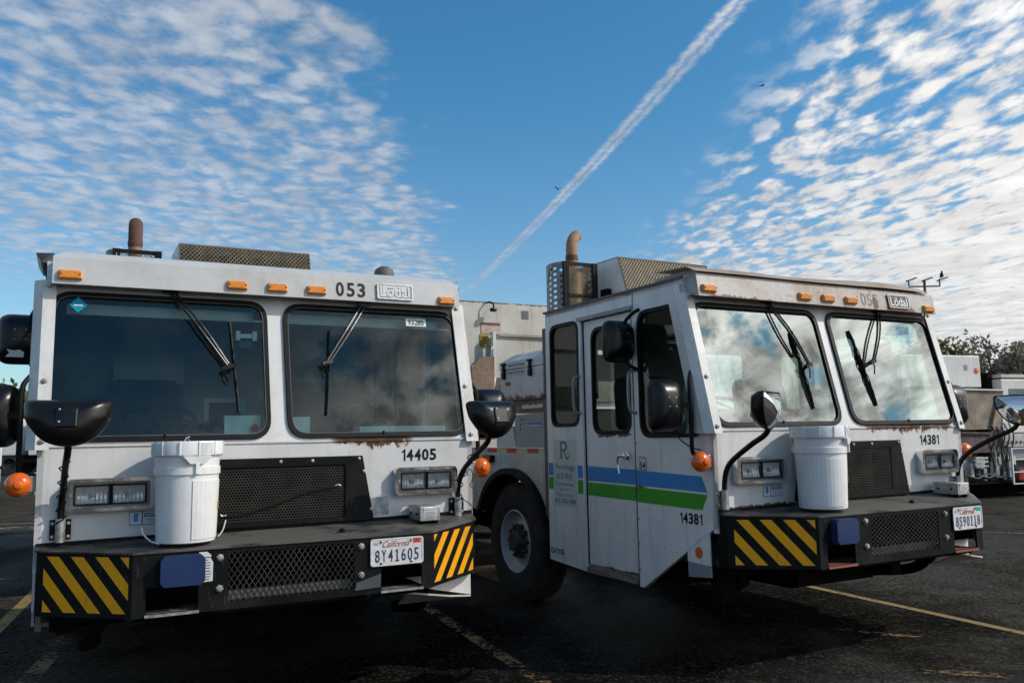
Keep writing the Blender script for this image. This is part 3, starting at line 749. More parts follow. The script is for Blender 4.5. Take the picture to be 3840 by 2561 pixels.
def build_truck(kind, T):
    A = kind == 'A'
    root = empty('garbage_truck', T[:3], T[3],
        label=('white garbage truck front-on with dark windshields and 053 on its visor, left of the pair' if A else
               'white garbage truck with blue and green side stripes and cloud reflections in its windshields'),
        category='garbage truck', group='flat-nosed garbage trucks parked side by side')
    wm = 'whiteA' if A else 'whiteB'; rm = 'rakeA' if A else 'rakeB'; sm = 'sideB'
    # --- front skin
    MB().plate([(-1.2, .93), (1.2, .93), (1.2, 1.55), (-1.2, 1.55)], [], fr(0), (0, 1, 0), .03).build('front_panel', wm, root)
    wl = rpoly([(-1.172, 1.573), (-.052, 1.573), (-.052, 2.372), (-1.172, 2.372)], .11, 8)
    wr = rpoly([(.052, 1.573), (1.172, 1.573), (1.172, 2.372), (.052, 2.372)], .11, 8)
    wf = MB().plate([(-1.2, 1.55), (1.2, 1.55), (1.2, 2.5), (-1.2, 2.5)], [wl, wr], rkp(0), -RN, .03).build('windshield_frame', rm, root)
    MB().bar((-1.2, -.002, 1.550), (1.2, -.002, 1.550), .010, .010).build('crease', wm, root)
    for s_ in (-1, 1):
        x0, x1 = (-1.178, -.046) if s_ < 0 else (.046, 1.178)
        o1 = rrect(x0, 1.567, x1, 2.378, .115, 8); i1 = rrect(x0+.027, 1.567+.027, x1-.027, 2.378-.027, .092, 8)
        gl = MB().plate(rrect(x0+.02, 1.587, x1-.02, 2.358, .09, 8), [], rkp(.004), (0, 0, 0), 0).build('windshield', 'glassA' if A else 'glassB', root)
        MB().plate(o1, [i1], rkp(.016), -RN, .030).build('rubber_seal', 'black', gl, bevel=.005)
        i2 = rrect(x0+.0255, 1.567+.0255, x1-.0255, 2.378-.0255, .093, 8); i3 = rrect(x0+.029, 1.567+.029, x1-.029, 2.378-.029, .09, 8)
        MB().plate(i2, [i3], rkp(.0175), -RN, .004).build('seal_strip', 'brownpost', gl)
        MB().bar(rk((x0+x1)/2, 1.585)+RN*.018, rk((x0+x1)/2+.004, 1.60)+RN*.018, .014, .008).build('seal_joint', 'black', gl)
    # --- pillar guards
    for s_ in (-1, 1):
        xs = [1.150, 1.212, 1.256, 1.256]; ys = [.028, .028, -.02, -.10]
        mb = MB(); ring = []
        for zt in (1.533, 2.435):
            b0 = rk(0, zt); ring.append([Vector((s_*x_, b0.y-yo, zt)) for x_, yo in zip(xs, ys)])
        for i in range(3):
            a, b, c, d = ring[0][i], ring[0][i+1], ring[1][i+1], ring[1][i]
            nn = Vector((0, .006, 0)) if i == 0 else Vector((-s_*.005, .004, 0))
            mb.hexa([a, b, c, d], [a+nn, b+nn, c+nn, d+nn])
        gd = mb.build('pillar_guard', 'guard', root)
        for zt in (1.575, 1.885, 2.405):
            bolt(gd, rk(s_*1.185, zt)+Vector((0, -.029, 0)), (0, -1, 0), .012, .010)
    # --- visor
    prof = [(.106, 2.403), (.131, 2.556), (.205, 2.598), (.62, 2.600), (.62, 2.55), (.30, 2.535), (.235, 2.425)]
    inset = [0, 0, .055, .055, .055, 0, 0]
    vz = MB().hexa([(-1.174+i, a, b) for (a, b), i in zip(prof, inset)], [(1.174-i, a, b) for (a, b), i in zip(prof, inset)]).build('visor', 'visorA' if A else 'visorB', root, bevel=.004)
    if not A:  # dented sheet on top
        mb = MB(); vs = []; N_ = 24
        for i in range(N_+1):
            t = i/N_; xx = -1.19+2.30*t; lift = .012*math.sin(t*9)*(.3+t)+.02*max(0, math.sin((t-.35)*5))
            for (a, b) in ((.11, 2.563), (.20, 2.605), (.55, 2.625)): vs.append((xx, a, b+lift*(1 if a > .12 else .3)))
        mb.add(vs, [(i*3+j, (i+1)*3+j, (i+1)*3+j+1, i*3+j+1) for i in range(N_) for j in range(2)]).build('roof_sheet', 'rust_lip', root, smooth=60)
    for x0, x1 in ((-1.145, -1.028), (-.288, -.172), (-.060, .058), (.172, .290), (1.022, 1.136)):
        marker(vz, x0, x1, 2.453 if x0 < .9 else 2.437)
    numtext('unit_number', '053' if A else '05', vis(.352, 2.428, .001), XH, VU, .186 if A else .115, .092, 'ink' if A else 'inkgrey', vz, bold=.025 if A else .0, gap=.35)
    if not A:
        text('unit_number', '5', vis(.478, 2.430, .001), XH, VU, .055, .090, 'inkgrey', vz, bold=.01)
        MB().plate([(.50+.032*math.cos(a)*random.uniform(.7, 1.1), 2.45+.05*math.sin(a)*random.uniform(.8, 1.1)) for a in [k*.45 for k in range(14)]], [], lambda a, b: vis(a, b, .0022), (0, 0, 0), 0).build('rust_patch', 'brown', vz)
    bx0, bx1 = (.612, .846) if A else (.634, .862)
    bd = MB().plate(rrect(bx0, 2.424, bx1, 2.524, .008), [], lambda a, b: vis(a, b, .010), -VN, .009).build('maker_badge', 'platew' if A else 'brown', vz, bevel=.002)
    MB().plate(rrect(bx0, 2.424, bx1, 2.524, .008), [rrect(bx0+.006, 2.430, bx1-.006, 2.518, .006)], lambda a, b: vis(a, b, .014), -VN, .004).build('badge_rim', 'silver' if A else 'paper', bd)
    if A: text('badge_shadow', 'Lödal', vis(bx0+.022, 2.436, .0115), XH, VU, bx1-bx0-.036, .074, 'inkgrey', bd, bold=.03)
    text('badge_lettering', 'Lödal', vis(bx0+.019, 2.438, .013), XH, VU, bx1-bx0-.038, .074, 'paper', bd, bold=.022)
    # --- roof and rear of cab
    MB().box((-1.2, .24, 2.505), (1.2, 1.97, 2.545)).build('roof', wm, root)
    for s_ in (-1, 1):
        mb = MB().box((s_*1.2-.02 if s_ < 0 else 1.2, .22, 2.532), (s_*1.2 if s_ < 0 else 1.22, 1.985, 2.548)); mb.build('drip_rail', 'brownpost', root)
    back = MB().plate([(-1.17, .6), (1.17, .6), (1.17, 2.5), (-1.17, 2.5)], [rrect(-.95, 1.75, -.35, 2.25, .05), rrect(.35, 1.75, .95, 2.25, .05)] if not A else [], lambda a, b: (a, 1.95, b), (0, 1, 0), .03).build('rear_wall', 'intwall', root)
    # --- sides
    for s_ in (-1, 1):
        def sd(off): return lambda a, b: (s_*(1.2+off), a, b)
        N_ = (-s_, 0, 0)
        w1 = rpoly([(1.503, 1.610), (1.905, 1.610), (1.905, 2.415), (1.490, 2.415)], .085, 6)
        w2 = rpoly([(.862, 1.545), (1.335, 1.545), (1.335, 2.330), (.862, 2.330)], .10, 6)
        w3 = rpoly([(.722, 1.518), (.115, 1.518), (.300, 2.375), (.722, 2.375)], [.11, .05, .09, .11], 6)
        MB().plate([(1.452, .52), (1.985, .55), (1.985, 2.53), (1.452, 2.53)], [w1], sd(0), N_, .03).build('side_panel', sm, root)
        MB().plate([(.03, .955), (.75, .505), (.795, .505), (.795, 2.53), (.247, 2.53), (.0, 1.55), (0., .955)], [w3], sd(0), N_, .03).build('side_panel', sm, root)
        MB().plate([(.795, 2.43), (1.452, 2.43), (1.452, 2.53), (.795, 2.53)], [], sd(0), N_, .03).build('door_header', sm, root)
        MB().box((s_*1.2 if s_ > 0 else -1.225, .77, 2.405), (s_*1.225 if s_ > 0 else -1.2, 1.47, 2.432)).build('door_gutter', 'grey', root)
        door = MB().plate([(.812, .575), (1.440, .575), (1.440, 2.40), (.812, 2.40)], [w2], sd(-.022), N_, .03).build('door', sm, root, bevel=.003)
        MB().box((-1.18, .80, .58) if s_ < 0 else (1.10, .80, .58), (-1.10, .812, 2.4) if s_ < 0 else (1.18, .812, 2.4)).build('door_seal', 'black', root)
        MB().plate([(1.441, .575), (1.452, .575), (1.452, 2.4), (1.441, 2.4)], [], sd(-.018), N_, .03).build('door_seal', 'black', root)
        stp = MB().box((s_*1.2 if s_ < 0 else 1.05, .82, .515), (-1.05 if s_ < 0 else 1.2, 1.445, .535)).build('step', 'grey', root)
        MB().box((s_*1.185-.006, .83, .538), (s_*1.185+.006, 1.43, .572)).build('kick_plate', 'silver', root)
        MB().bar((s_*1.2, .83, .525), (s_*1.2, 1.44, .545), .012, .02).build('step_edge', 'rusty', stp)
        for wp, oo in ((w1, 0), (w2, -.022), (w3, 0)):
            cxm = sum(p[0] for p in wp)/len(wp); czm = sum(p[1] for p in wp)/len(wp)
            def scl(k): 
                o_ = []
                for p in wp:
                    dx, dz = p[0]-cxm, p[1]-czm; L_ = math.hypot(dx, dz); o_.append((p[0]+dx/L_*k, p[1]+dz/L_*k))
                return o_
            par_ = door if oo else root
            wg = MB().plate(wp, [], sd(oo-.012), (0, 0, 0), 0).build('window', 'sglass', par_)
            if not oo: MB().plate(scl(.010), [scl(-.018)], sd(oo+.008), N_, .03).build('rubber_seal', 'black', wg)
            else: MB().plate(scl(.010), [scl(-.018)], sd(oo+.008), N_, .03).build('window_seal', 'black', door)
        for (y_, za, zb) in ((1.475, 1.985, 1.70), (.765, 1.975, 1.68)):
            xx = s_*1.2
            MB().tube([(xx, y_, za), (xx+s_*.045, y_+.015, za-.02), (xx+s_*.052, y_+.02, (za+zb)/2), (xx+s_*.045, y_+.015, zb+.02), (xx, y_, zb)], .011, 8).build('grab_handle', 'grey', root, smooth=True)
        h = MB().lathe([(.03, 0), (.03, .02), (.02, .03), (.02, .05), (.0, .052)], (s_*1.178, .905, 1.385), (s_, 0, 0), 16)
        h.tube([(s_*1.225, .905, 1.385), (s_*1.235, .945, 1.38), (s_*1.235, .965, 1.34), (s_*1.23, .955, 1.26)], [.013, .007], 8)
        h.build('door_handle', 'chrome', door, smooth=True)
        for k in range(7): bolt(root, (s_*1.2256, .83+k*.098, 2.418), (s_, 0, 0), .0045, .003, 'boltm', 'rivet')
        for k in range(6): bolt(root, (s_*1.2005, .782, .62+k*.17), (s_, 0, 0), .005, .004, 'rusty' if k % 2 else 'boltm', 'rivet')
        MB().box((min(s_*1.2, s_*1.204), .768, 2.432), (max(s_*1.2, s_*1.204), .776, 2.53)).build('weld_seam', 'greypanel', root)
        MB().box((min(s_*1.1995, s_*1.2035), .793, .52), (max(s_*1.1995, s_*1.2035), .7985, 2.43)).build('door_edge', 'black', root)
        # under-front corner plate
        MB().plate([(.076, .729), (.284, .736), (.284, .80), (.076, .936)], [], sd(.0), N_, .012).build('mud_flap', sm, root)
        MB().plate([(.174+.034*math.cos(a), .800+.036*math.sin(a)) for a in [k*.4488 for k in range(14)]], [], sd(.003), N_, .002).build('orange_reflector', 'orange', root)
        MB().plate([(.076, .66), (.284, .64), (.284, .735), (.076, .728)], [], sd(-.002), N_, .012).build('lower_flap', 'greypanel', root)
        # blinker
        c = Vector((s_*1.278, .033, 1.362))
        bk = MB().lathe([(.0, -.050), (.03, -.046), (.050, -.032), (.060, -.012), (.062, 0), (.062, .004), (.060, .014), (.050, .032), (.03, .046), (.0, .050)], c, (0, -1, 0), 28).build('turn_signal', 'orange', root, smooth=60)
        MB().box((min(s_*1.2, s_*1.235), .013, 1.325), (max(s_*1.2, s_*1.235), .055, 1.405)).build('signal_bracket', 'grey', bk, bevel=.005)
        MB().lathe([(.022, .050), (.014, .056), (.0, .057)], c-Vector((0, 0.0, 0)), (0, -1, 0), 12).build('lens_centre', 'orange', bk)
        # side mirrors: upper and lower with their poles
        X_ = s_*1.2
        MB().tube([(X_, .70, 2.395), (X_+s_*.05, .72, 2.36), (X_+s_*.09, .76, 2.28), (X_+s_*.09, .765, 2.05), (X_, .70, 1.965)], .013, 8).build('mirror_pole', 'black', root, smooth=True)
        mh, f, a, b, cc = mirror_head(root, (s_*1.335, .800, 2.173), .235, .285, (s_*.05, 1, 0), depth=.11, name='side_mirror')
        MB().bar((s_*1.29, .76, 2.17), (s_*1.335, .74, 2.17), .02).build('mirror_clamp', 'black', mh)
        for dx in (-.028, .028):
            for dz in (.0, .055): bolt(mh, (s_*1.335+dx, .800-.108, 2.165+dz), (0, -1, 0), .004, .004, 'silver', 'screw')
        MB().tube([(s_*1.2, .16, 1.965), (s_*1.26, .12, 1.90), (s_*1.285, .10, 1.83), (s_*1.285, .095, 1.60), (s_*1.285, .10, 1.44), (s_*1.255, .11, 1.405), (s_*1.2, .12, 1.40)], .014, 8).build('mirror_pole', 'black', root, smooth=True)
        mh, f, a, b, cc = mirror_head(root, (s_*1.415, .215, 1.712), .23, .315, (s_*.05, 1, 0), depth=.11, name='side_mirror')
        MB().bar((s_*1.285, .098, 1.71), (s_*1.36, .14, 1.71), .03).build('mirror_clamp', 'black', mh)
        for dx in (-.028, .028):
            for dz in (.0, .055): bolt(mh, (s_*1.415+dx, .215-.108, 1.70+dz), (0, -1, 0), .004, .004, 'silver', 'screw')
    # --- convex mirrors on arms
    for s_ in (-1, 1):
        xb = s_*1.085 if A or s_ > 0 else -1.16
        br_ = MB().box((xb-.048, -.012, 1.085), (xb+.048, -.001, 1.185)).build('mirror_bracket', 'black' if A else 'silver', root)
        MB().tube([(xb, -.035, 1.075), (xb, -.035, 1.19)], .023, 12).build('bracket_tube', 'silver', br_, smooth=True)
        for q in (-.036, .036):
            for zz in (1.10, 1.165): bolt(br_, (xb+q, -.013, zz), (0, -1, 0), .007, .012)
        hx = {(True, -1): -1.063, (True, 1): 1.119, (False, -1): -1.157, (False, 1): 1.215}[(A, s_)]
        arm = MB().tube([(xb, -.035, 1.14), (xb, -.04, 1.25), (xb+(hx-xb)*.3, -.09, 1.35), (xb+(hx-xb)*.6, -.26, 1.455), (hx, -.40, 1.53), (hx, -.43, 1.62)], .0165, 10).build('mirror_arm', 'gloss_black', root, smooth=True)
        if A:
            # cable tied round the arm
            pts = []
            for k in range(26):
                t = k/25; zz = 1.13+.36*t; yy = -.04-.22*max(0, (zz-1.25)/.25); xx = xb+(hx-xb)*max(0, (zz-1.25)/.3)*.6
                pts.append((xx+.024*math.cos(k*1.3), yy+.024*math.sin(k*1.3)-.005, zz))
            MB().tube(pts, .0035, 5, False).build('cable', 'black', arm)
            if s_ > 0:
                MB().tube([(xb+.01, -.05, 1.18), (xb+.05, -.06, 1.16), (xb+.10, -.05, 1.12), (xb+.13, -.03, 1.10)], .003, 5).build('cable', 'black', arm)
                MB().tube([(xb, -.06, 1.28), (xb+.06, -.07, 1.36), (xb+.09, -.07, 1.32), (xb+.07, -.07, 1.26), (xb+.09, -.07, 1.24)], .003, 5).build('cable', 'black', arm)
        if A: fd = (-.1*s_, 1, -.25) if s_ < 0 else (-.15, 1, -.25)
        else:
            wd = Vector((.90, -.55, -.1)) if s_ < 0 else Vector((-.72, -.72, -.1))
            fd = Matrix.Rotation(-T[3], 3, 'Z') @ wd
        mh, f, a, b, cc = mirror_head(root, (hx, -.45, 1.665), .37 if s_ < 0 else .33, .225, fd, depth=.10, flat_top=True, name='convex_mirror')
        mb = MB(); q0 = cc-f*.075
        mb.add([q0+a*.045*i-f*.035*k+b*(.045*j-.01) for k in (0, 1) for i, j in ((-1, -1), (1, -1), (1, 1), (-1, 1))], [(0,1,2,3),(4,5,6,7),(0,1,5,4),(1,2,6,5),(2,3,7,6),(3,0,4,7)])
        mb.build('mirror_mount', 'gloss_black', mh, bevel=.006)
        for zz in (-.03, .028): bolt(mh, cc-f*.110-a*.03+b*zz, -f, .004, .004, 'silver', 'screw')
    # --- lights
    headlight(root, -1); headlight(root, 1)
    # --- wipers
    if A:
        wiper(root, (-.590, 2.405), (-.285, 1.972), (-.262, 2.245), (-.224, 1.722)); wiper(root, (.540, 2.395), (.290, 2.015), (.323, 2.216), (.273, 1.70), mt='wipgrey')
    else:
        wiper(root, (-.515, 2.415), (-.285, 1.972), (-.340, 2.203), (-.299, 1.678)); wiper(root, (.615, 2.400), (.372, 2.012), (.250, 2.242), (.330, 1.700))
    # --- grille
    tz = 1.462; bz = 1.086
    gf = MB().plate([(-.548, bz), (.548, bz), (.478, tz), (-.478, tz)], [rrect(-.372, 1.112, .372, 1.412, .02)], fr(.03), (0, 1, 0), .03).build('grille', 'bumper', root, bevel=.004)
    MB().box((-.375, -.008, 1.10), (.375, -.002, 1.42)).build('radiator', 'under', gf)
    if A:
        hexmesh(lambda a, b: (a, -.022, b), -.372, 1.108, .380, 1.418, .0168, 0, None).build('perforated_sheet', 'meshdark', gf, kind='stuff')
    else:
        mb = MB()
        for k in range(27):
            zz = 1.118+k*.0112; mb.hexa([(-.372, -.026, zz), (-.372, -.014, zz+.005), (-.372, -.014, zz+.001), (-.372, -.026, zz-.003)], [(.372, -.026, zz), (.372, -.014, zz+.005), (.372, -.014, zz+.001), (.372, -.026, zz-.003)])
        mb.build('louvres', 'meshdark', gf, kind='stuff')
        for k in range(-12, 13): pass
    for bx, bzz in ((-.36, 1.44), (0, 1.44), (.18, 1.44), (.455, 1.445), (-.455, 1.445), (.485, 1.37), (-.485, 1.37), (.53, 1.15), (-.53, 1.15)): bolt(gf, (bx, -.031, bzz), (0, -1, 0), .008, .006)
    # --- numbers
    num = '14405' if A else '14381'
    numtext('fleet_number', num, (.728, -.001, 1.421), XH, ZH, .228 if A else .215, .071, 'ink', root)
    # --- notice sticker
    nx, nz = (-.770, 1.133) if A else (-.813, 1.131)
    st = MB().plate([(nx, nz), (nx+.167, nz), (nx+.167, nz+.072), (nx, nz+.072)], [], fr(.0015), (0, 0, 0), 0).build('notice_sticker', 'tblue', root)
    for a, b in ((.004, .060), (.066, .163)): MB().plate([(nx+a, nz+.004), (nx+b, nz+.004), (nx+b, nz+.068), (nx+a, nz+.068)], [], fr(.0025), (0, 0, 0), 0).build('sticker_field', 'paper', st)
    MB().plate([(nx+.021, nz+.062), (nx+.043, nz+.062), (nx+.043, nz+.026), (nx+.046, nz+.026), (nx+.032, nz+.016), (nx+.018, nz+.026), (nx+.021, nz+.026)], [], fr(.0035), (0, 0, 0), 0).build('arrow', 'blue', st)
    MB().plate([(nx+.072, nz+.040), (nx+.158, nz+.040), (nx+.158, nz+.062), (nx+.072, nz+.062)], [], fr(.0035), (0, 0, 0), 0).build('notice_band', 'tblue', st)
    text('notice_word', 'NOTICE', (nx+.080, -.0036, nz+.045), XH, ZH, .070, .013, 'paper', st, bold=.03)
    for i, (a, b) in enumerate(((.078, .150), (.084, .145))):
        MB().plate([(nx+a, nz+.026-i*.012), (nx+b, nz+.026-i*.012), (nx+b, nz+.030-i*.012), (nx+a, nz+.030-i*.012)], [], fr(.0035), (0, 0, 0), 0).build('print_line', 'inkgrey', st)
    # --- bumper
    bp = MB().plate([(-.770, .728), (.770, .728), (.770, 1.036), (-.770, 1.036)],
        [rrect(-.708, .742, -.470, .866, .018), rrect(-.328, .766, .320, 1.006, .02), rrect(.470, .742, .706, .862, .018)], lambda a, b: (a, -.39, b), (0, 1, 0), .012).build('bumper', 'bumper', root, bevel=.002)
    for s_ in (-1, 1):
        q = [(s_*.770, -.39), (s_*1.182, -.062), (s_*1.182, .02), (s_*1.172, .02), (s_*1.172, -.055), (s_*.765, -.377)]
        MB().hexa([(a, b, .730) for a, b in q], [(a, b, 1.038) for a, b in q]).build('bumper_wing', 'bumper', bp, bevel=.002)
    q = [(-.775, -.398, 1.036), (.775, -.398, 1.036), (1.192, -.066, 1.052), (1.192, .0, 1.085), (-1.192, .0, 1.058), (-1.192, -.066, 1.045)]
    tp = MB().hexa([(a, b, c-.008) for a, b, c in q], q).build('bumper_step', 'tread', bp)
    MB().hexa([(-1.19, -.010, 1.05), (-1.19, -.003, 1.05), (1.19, -.003, 1.08), (1.19, -.010, 1.08)], [(-1.19, -.010, 1.072), (-1.19, -.003, 1.072), (1.19, -.003, 1.104), (1.19, -.010, 1.104)]).build('step_flange', 'bumper', bp)
    MB().box((-.74, -.33, .70), (.74, -.02, .735)).build('bumper_floor', 'under', bp)
    MB().box((-1.1, -.06, .74), (1.1, -.02, 1.04)).build('bumper_core', 'under', bp)
    for (a, b) in ((-.712, -.466), (.466, .710)):
        MB().box((a, -.40, .728), (b, -.28, .741)).build('tow_lip', 'silver' if A else 'redlip', bp)
    mb = MB(); expanded(mb, lambda a, b: (a, -.384, b), -.328, .766, .320, 1.006, .0295 if A else .040, .044 if A else .027, .0032 if A else .0038)
    mb.build('bumper_mesh', 'meshgrey' if A else 'meshdark', bp, kind='stuff')
    MB().box((-.33, -.34, .765), (.32, -.33, .81)).build('mesh_backing', 'olive', bp)
    MB().tube([(-.15, -.25, .86), (0, -.27, .80), (.12, -.25, .88), (.2, -.26, .84)], .03, 8).build('tow_hook', 'under', bp)
    # blue box
    x0, x1 = (-.650, -.446) if A else (-.677, -.492)
    oc = rpoly([(x0+.018, .869), (x1-.018, .869), (x1, .889), (x1, .995), (x1-.018, 1.013), (x0+.018, 1.013), (x0, .995), (x0, .889)], .006, 2)
    bb = MB().plate(oc, [], lambda a, b: (a, -.445, b), (0, 1, 0), .052).build('blue_cover', 'bluecap', bp, bevel=.012)
    for a in (x0+.012, x1-.012):
        for b in (.885, .998): bolt(bb, (a, -.43, b), (0, -1, 0), .004, .006, 'silver', 'screw')
    if A:
        MB().plate([(-.452, .872), (-.404, .874), (-.403, .965), (-.415, .985), (-.412, 1.0), (-.432, 1.018), (-.47, 1.018), (-.47, .872)], [], lambda a, b: (a, -.3925, b), (0, 0, 0), 0).build('torn_label', 'paper', bp)
        mb = MB()
        for k in range(9): mb.box((-.442, -.394, .882+k*.0135), (-.442+random.uniform(.015, .030), -.3935, .885+k*.0135))
        mb.build('label_print', 'ink', bp)
        MB().plate([(.32, .755), (.462, .762), (.466, .832), (.33, .795)], [], lambda a, b: (a, -.398, b), (0, 1, 0), .006).build('scuffed_patch', 'scuff', bp)
    for a in (-.370, .358 if A else .390):
        for b in (.984, .834): bolt(bp, (a, -.391, b), (0, -1, 0), .014, .012)
    license_plate(bp, .405 if A else .458, '8Y41605' if A else '8S90118', 'redtape' if A else 'teal')
    hazard(bp, -1); hazard(bp, 1)
    # control box on the step
    bx, by = (.765, -.215) if A else (.775, -.235)
    cb = MB().box((bx, by, 1.076), (bx+.125, by+.19, 1.158)).build('control_box', 'silver', root, bevel=.004)
    MB().box((bx+.022, by-.002, 1.098), (bx+.105, by-.001, 1.137)).build('box_label', 'paper', cb)
    mb = MB()
    for k in range(4): mb.box((bx+.028, by-.004, 1.103+k*.008), (bx+.098, by-.003, 1.1055+k*.008))
    mb.build('label_print', 'inkgrey', cb)
    MB().box((bx+.02, by-.006, 1.142), (bx+.11, by-.001, 1.149)).build('box_slot', 'paper', cb)
    for q in (.02, .105): MB().box((bx+q-.01, by+.01, 1.058), (bx+q+.01, by+.05, 1.077)).build('box_foot', 'under', cb)
    for yy in (.05, .15): bolt(cb, (bx, by+yy, 1.115), (-1, 0, 0), .006, .008, 'black')
    bolt(root, (.30, -.22, 1.052), (0, 0, 1), .014, .014, 'hblack')
    # white splash plate under the right end
    MB().hexa([(.66, -.03, .735), (1.175, -.01, .735), (1.175, -.01, .592), (.93, -.02, .645)], [(.66, -.02, .735), (1.175, 0, .735), (1.175, 0, .592), (.93, -.01, .645)]).build('splash_plate', wm, root)
    MB().hexa([(.66, -.30, .70), (.92, -.28, .655), (1.17, -.02, .592), (.70, -.02, .592)], [(.66, -.30, .69), (.92, -.28, .645), (1.17, -.02, .582), (.70, -.02, .582)]).build('splash_plate', 'hopper', root)
    # --- details per truck
    if A:
        dm = MB().plate([(-1.087, 2.306), (-1.045, 2.262), (-1.0, 2.306), (-1.045, 2.350)], [], rkp(.006), (0, 0, 0), 0).build('diamond_sticker', 'glow', root)
        MB().plate([(-1.066, 2.300), (-1.022, 2.300), (-1.022, 2.308), (-1.066, 2.308)], [], rkp(.007), (0, 0, 0), 0).build('sticker_print', 'mint', dm)
        ns = MB().plate([(.828, 2.272), (.965, 2.272), (.965, 2.322), (.828, 2.322)], [], rkp(.006), (0, 0, 0), 0).build('number_sticker', 'mint', root)
        text('sticker_number', '93285', rk(.842, 2.279)+RN*.007, XH, RU, .108, .036, 'ink', ns, bold=.012)
        pts = [(.55+(.05 if k % 2 else 0)+random.uniform(-.01, .02), 1.112+k*.012) for k in range(9)]
        MB().plate([(.556, 1.105), (.648, 1.108), (.645, 1.212), (.628, 1.219), (.600, 1.210), (.575, 1.215), (.560, 1.204), (.566, 1.18), (.553, 1.165)], [], fr(.0015), (0, 0, 0), 0).build('torn_sticker', 'tornlab', root)
        mb = MB()
        for k in range(6): mb.box((.605, -.003, 1.115+k*.011), (.640, -.0022, 1.118+k*.011))
        mb.build('sticker_print', 'inkgrey', root)
        MB().plate([(-1.405, 2.062), (-1.315, 2.060), (-1.312, 2.09), (-1.335, 2.104), (-1.36, 2.098), (-1.40, 2.106), (-1.385, 2.085)], [], lambda a, b: (a, .686, b), (0, 1, 0), .004).build('torn_label', 'paper', root)
    else:
        YS = Vector((0, -1, 0))
        def S(a, b, o=.0012): return (-1.2-o, a, b)
        def quad(name, pts, mt, o=.0012, par=root): return MB().plate(pts, [], lambda a, b: S(a, b, o), (0, 0, 0), 0).build(name, mt, par)
        def dquad(name, pts, mt): return MB().plate(pts, [], lambda a, b: S(a, b, -.0205), (0, 0, 0), 0).build(name, mt, root)
        quad('blue_stripe', [(1.975, 1.215), (1.902, 1.215), (1.902, 1.315), (1.975, 1.315)], 'blue')
        quad('green_stripe', [(1.975, 1.108), (1.902, 1.108), (1.902, 1.203), (1.975, 1.203)], 'green')
        quad('blue_stripe', [(1.541, 1.209), (1.470, 1.209), (1.470, 1.302), (1.541, 1.304)], 'blue')
        quad('green_stripe', [(1.541, 1.092), (1.470, 1.090), (1.470, 1.193), (1.541, 1.195)], 'green')
        dquad('blue_stripe', [(1.432, 1.192), (.812, 1.185), (.812, 1.289), (1.432, 1.300)], 'blue')
        dquad('green_stripe', [(1.432, 1.084), (.812, 1.074), (.812, 1.172), (1.432, 1.180)], 'green')
        quad('blue_stripe', [(.788, 1.185), (.072, 1.171), (.122, 1.268), (.788, 1.288)], 'blue')
        quad('green_stripe', [(.788, 1.072), (.126, 1.062), (.073, 1.157), (.788, 1.172)], 'green')
        ds = quad('company_decal', [(1.895, .985), (1.552, .975), (1.552, 1.50), (1.895, 1.50)], 'decalbase', .0006)
        L_ = quad('leaf_logo', [(1.790, 1.350), (1.762, 1.350), (1.762, 1.408), (1.745, 1.408), (1.705, 1.345), (1.672, 1.345), (1.645, 1.375), (1.641, 1.408), (1.652, 1.400), (1.662, 1.375), (1.680, 1.362), (1.70, 1.372), (1.720, 1.408), (1.690, 1.425), (1.682, 1.452), (1.695, 1.478), (1.725, 1.488), (1.790, 1.488)], 'rgrad', .0018)
        quad('logo_eye', [(1.762, 1.428), (1.724, 1.428), (1.708, 1.448), (1.724, 1.468), (1.762, 1.468)], 'decalbase', .0024)
        text('company_name', 'Reco', S(1.862, 1.268), YS, ZH, .150, .045, 'tteal', ds, bold=.01); text('company_name', 'logy', S(1.706, 1.248), YS, ZH, .130, .062, 'tblue', ds, bold=.01)
        text('chinese_name', '綠源', S(1.855, 1.190), YS, ZH, .112, .052, 'tgreen', ds); text('chinese_name', '再生', S(1.725, 1.188), YS, ZH, .112, .050, 'tblue', ds)
        text('division_name', 'Sunset Scavenger', S(1.868, 1.135), YS, ZH, .280, .032, 'tblue', ds)
        text('slogan', 'WASTE ZERO', S(1.812, 1.103), YS, ZH, .155, .016, 'tgreen', ds)
        mb = MB()
        for k in range(7):
            yk = 1.845-k*.033
            for j in range(3): mb.box((-1.2014, yk-.020, 1.056+j*.009), (-1.2008, yk, 1.059+j*.009))
            mb.box((-1.2014, yk-.012, 1.054), (-1.2008, yk-.008, 1.078))
        mb.build('small_print', 'tgreen', ds)
        text('phone_number', '415.330.1300', S(1.885, 1.005), YS, ZH, .310, .034, 'tblue', ds, bold=.015)
        numtext('permit_number', 'CA1115', S(1.965, .603), YS, ZH, .195, .042, 'ink', root, gap=.14)
        numtext('fleet_number', '14381', S(.345, .968), YS, ZH, .215, .068, 'ink', root)
        cs = quad('number_card', [(.757, 1.290), (.674, 1.288), (.674, 1.377), (.757, 1.379)], 'ink')
        MB().plate([(.751, 1.295), (.680, 1.294), (.680, 1.371), (.751, 1.373)], [], lambda a, b: S(a, b, .002), (0, 0, 0), 0).build('card_field', 'paper', cs)
        text('card_number', '54', S(.746, 1.299, .0026), YS, ZH, .060, .048, 'ink', cs, bold=.03)
        text('card_heading', 'CNG', S(.738, 1.357, .0026), YS, ZH, .04, .010, 'tgreen', cs)
        MB().tube([(-1.21, .33, 1.53), (-1.28, .22, 1.50), (-1.26, .14, 1.45), (-1.2, .12, 1.43)], .004, 6).build('mirror_cable', 'black', root)
    # --- cab interior
    MB().box((-1.15, .05, .72), (1.15, 1.93, .76)).build('cab_floor', 'dark', root)
    MB().box((-1.15, .04, 1.18), (1.15, .34, 1.56)).build('dashboard', 'dark', root, bevel=.03)
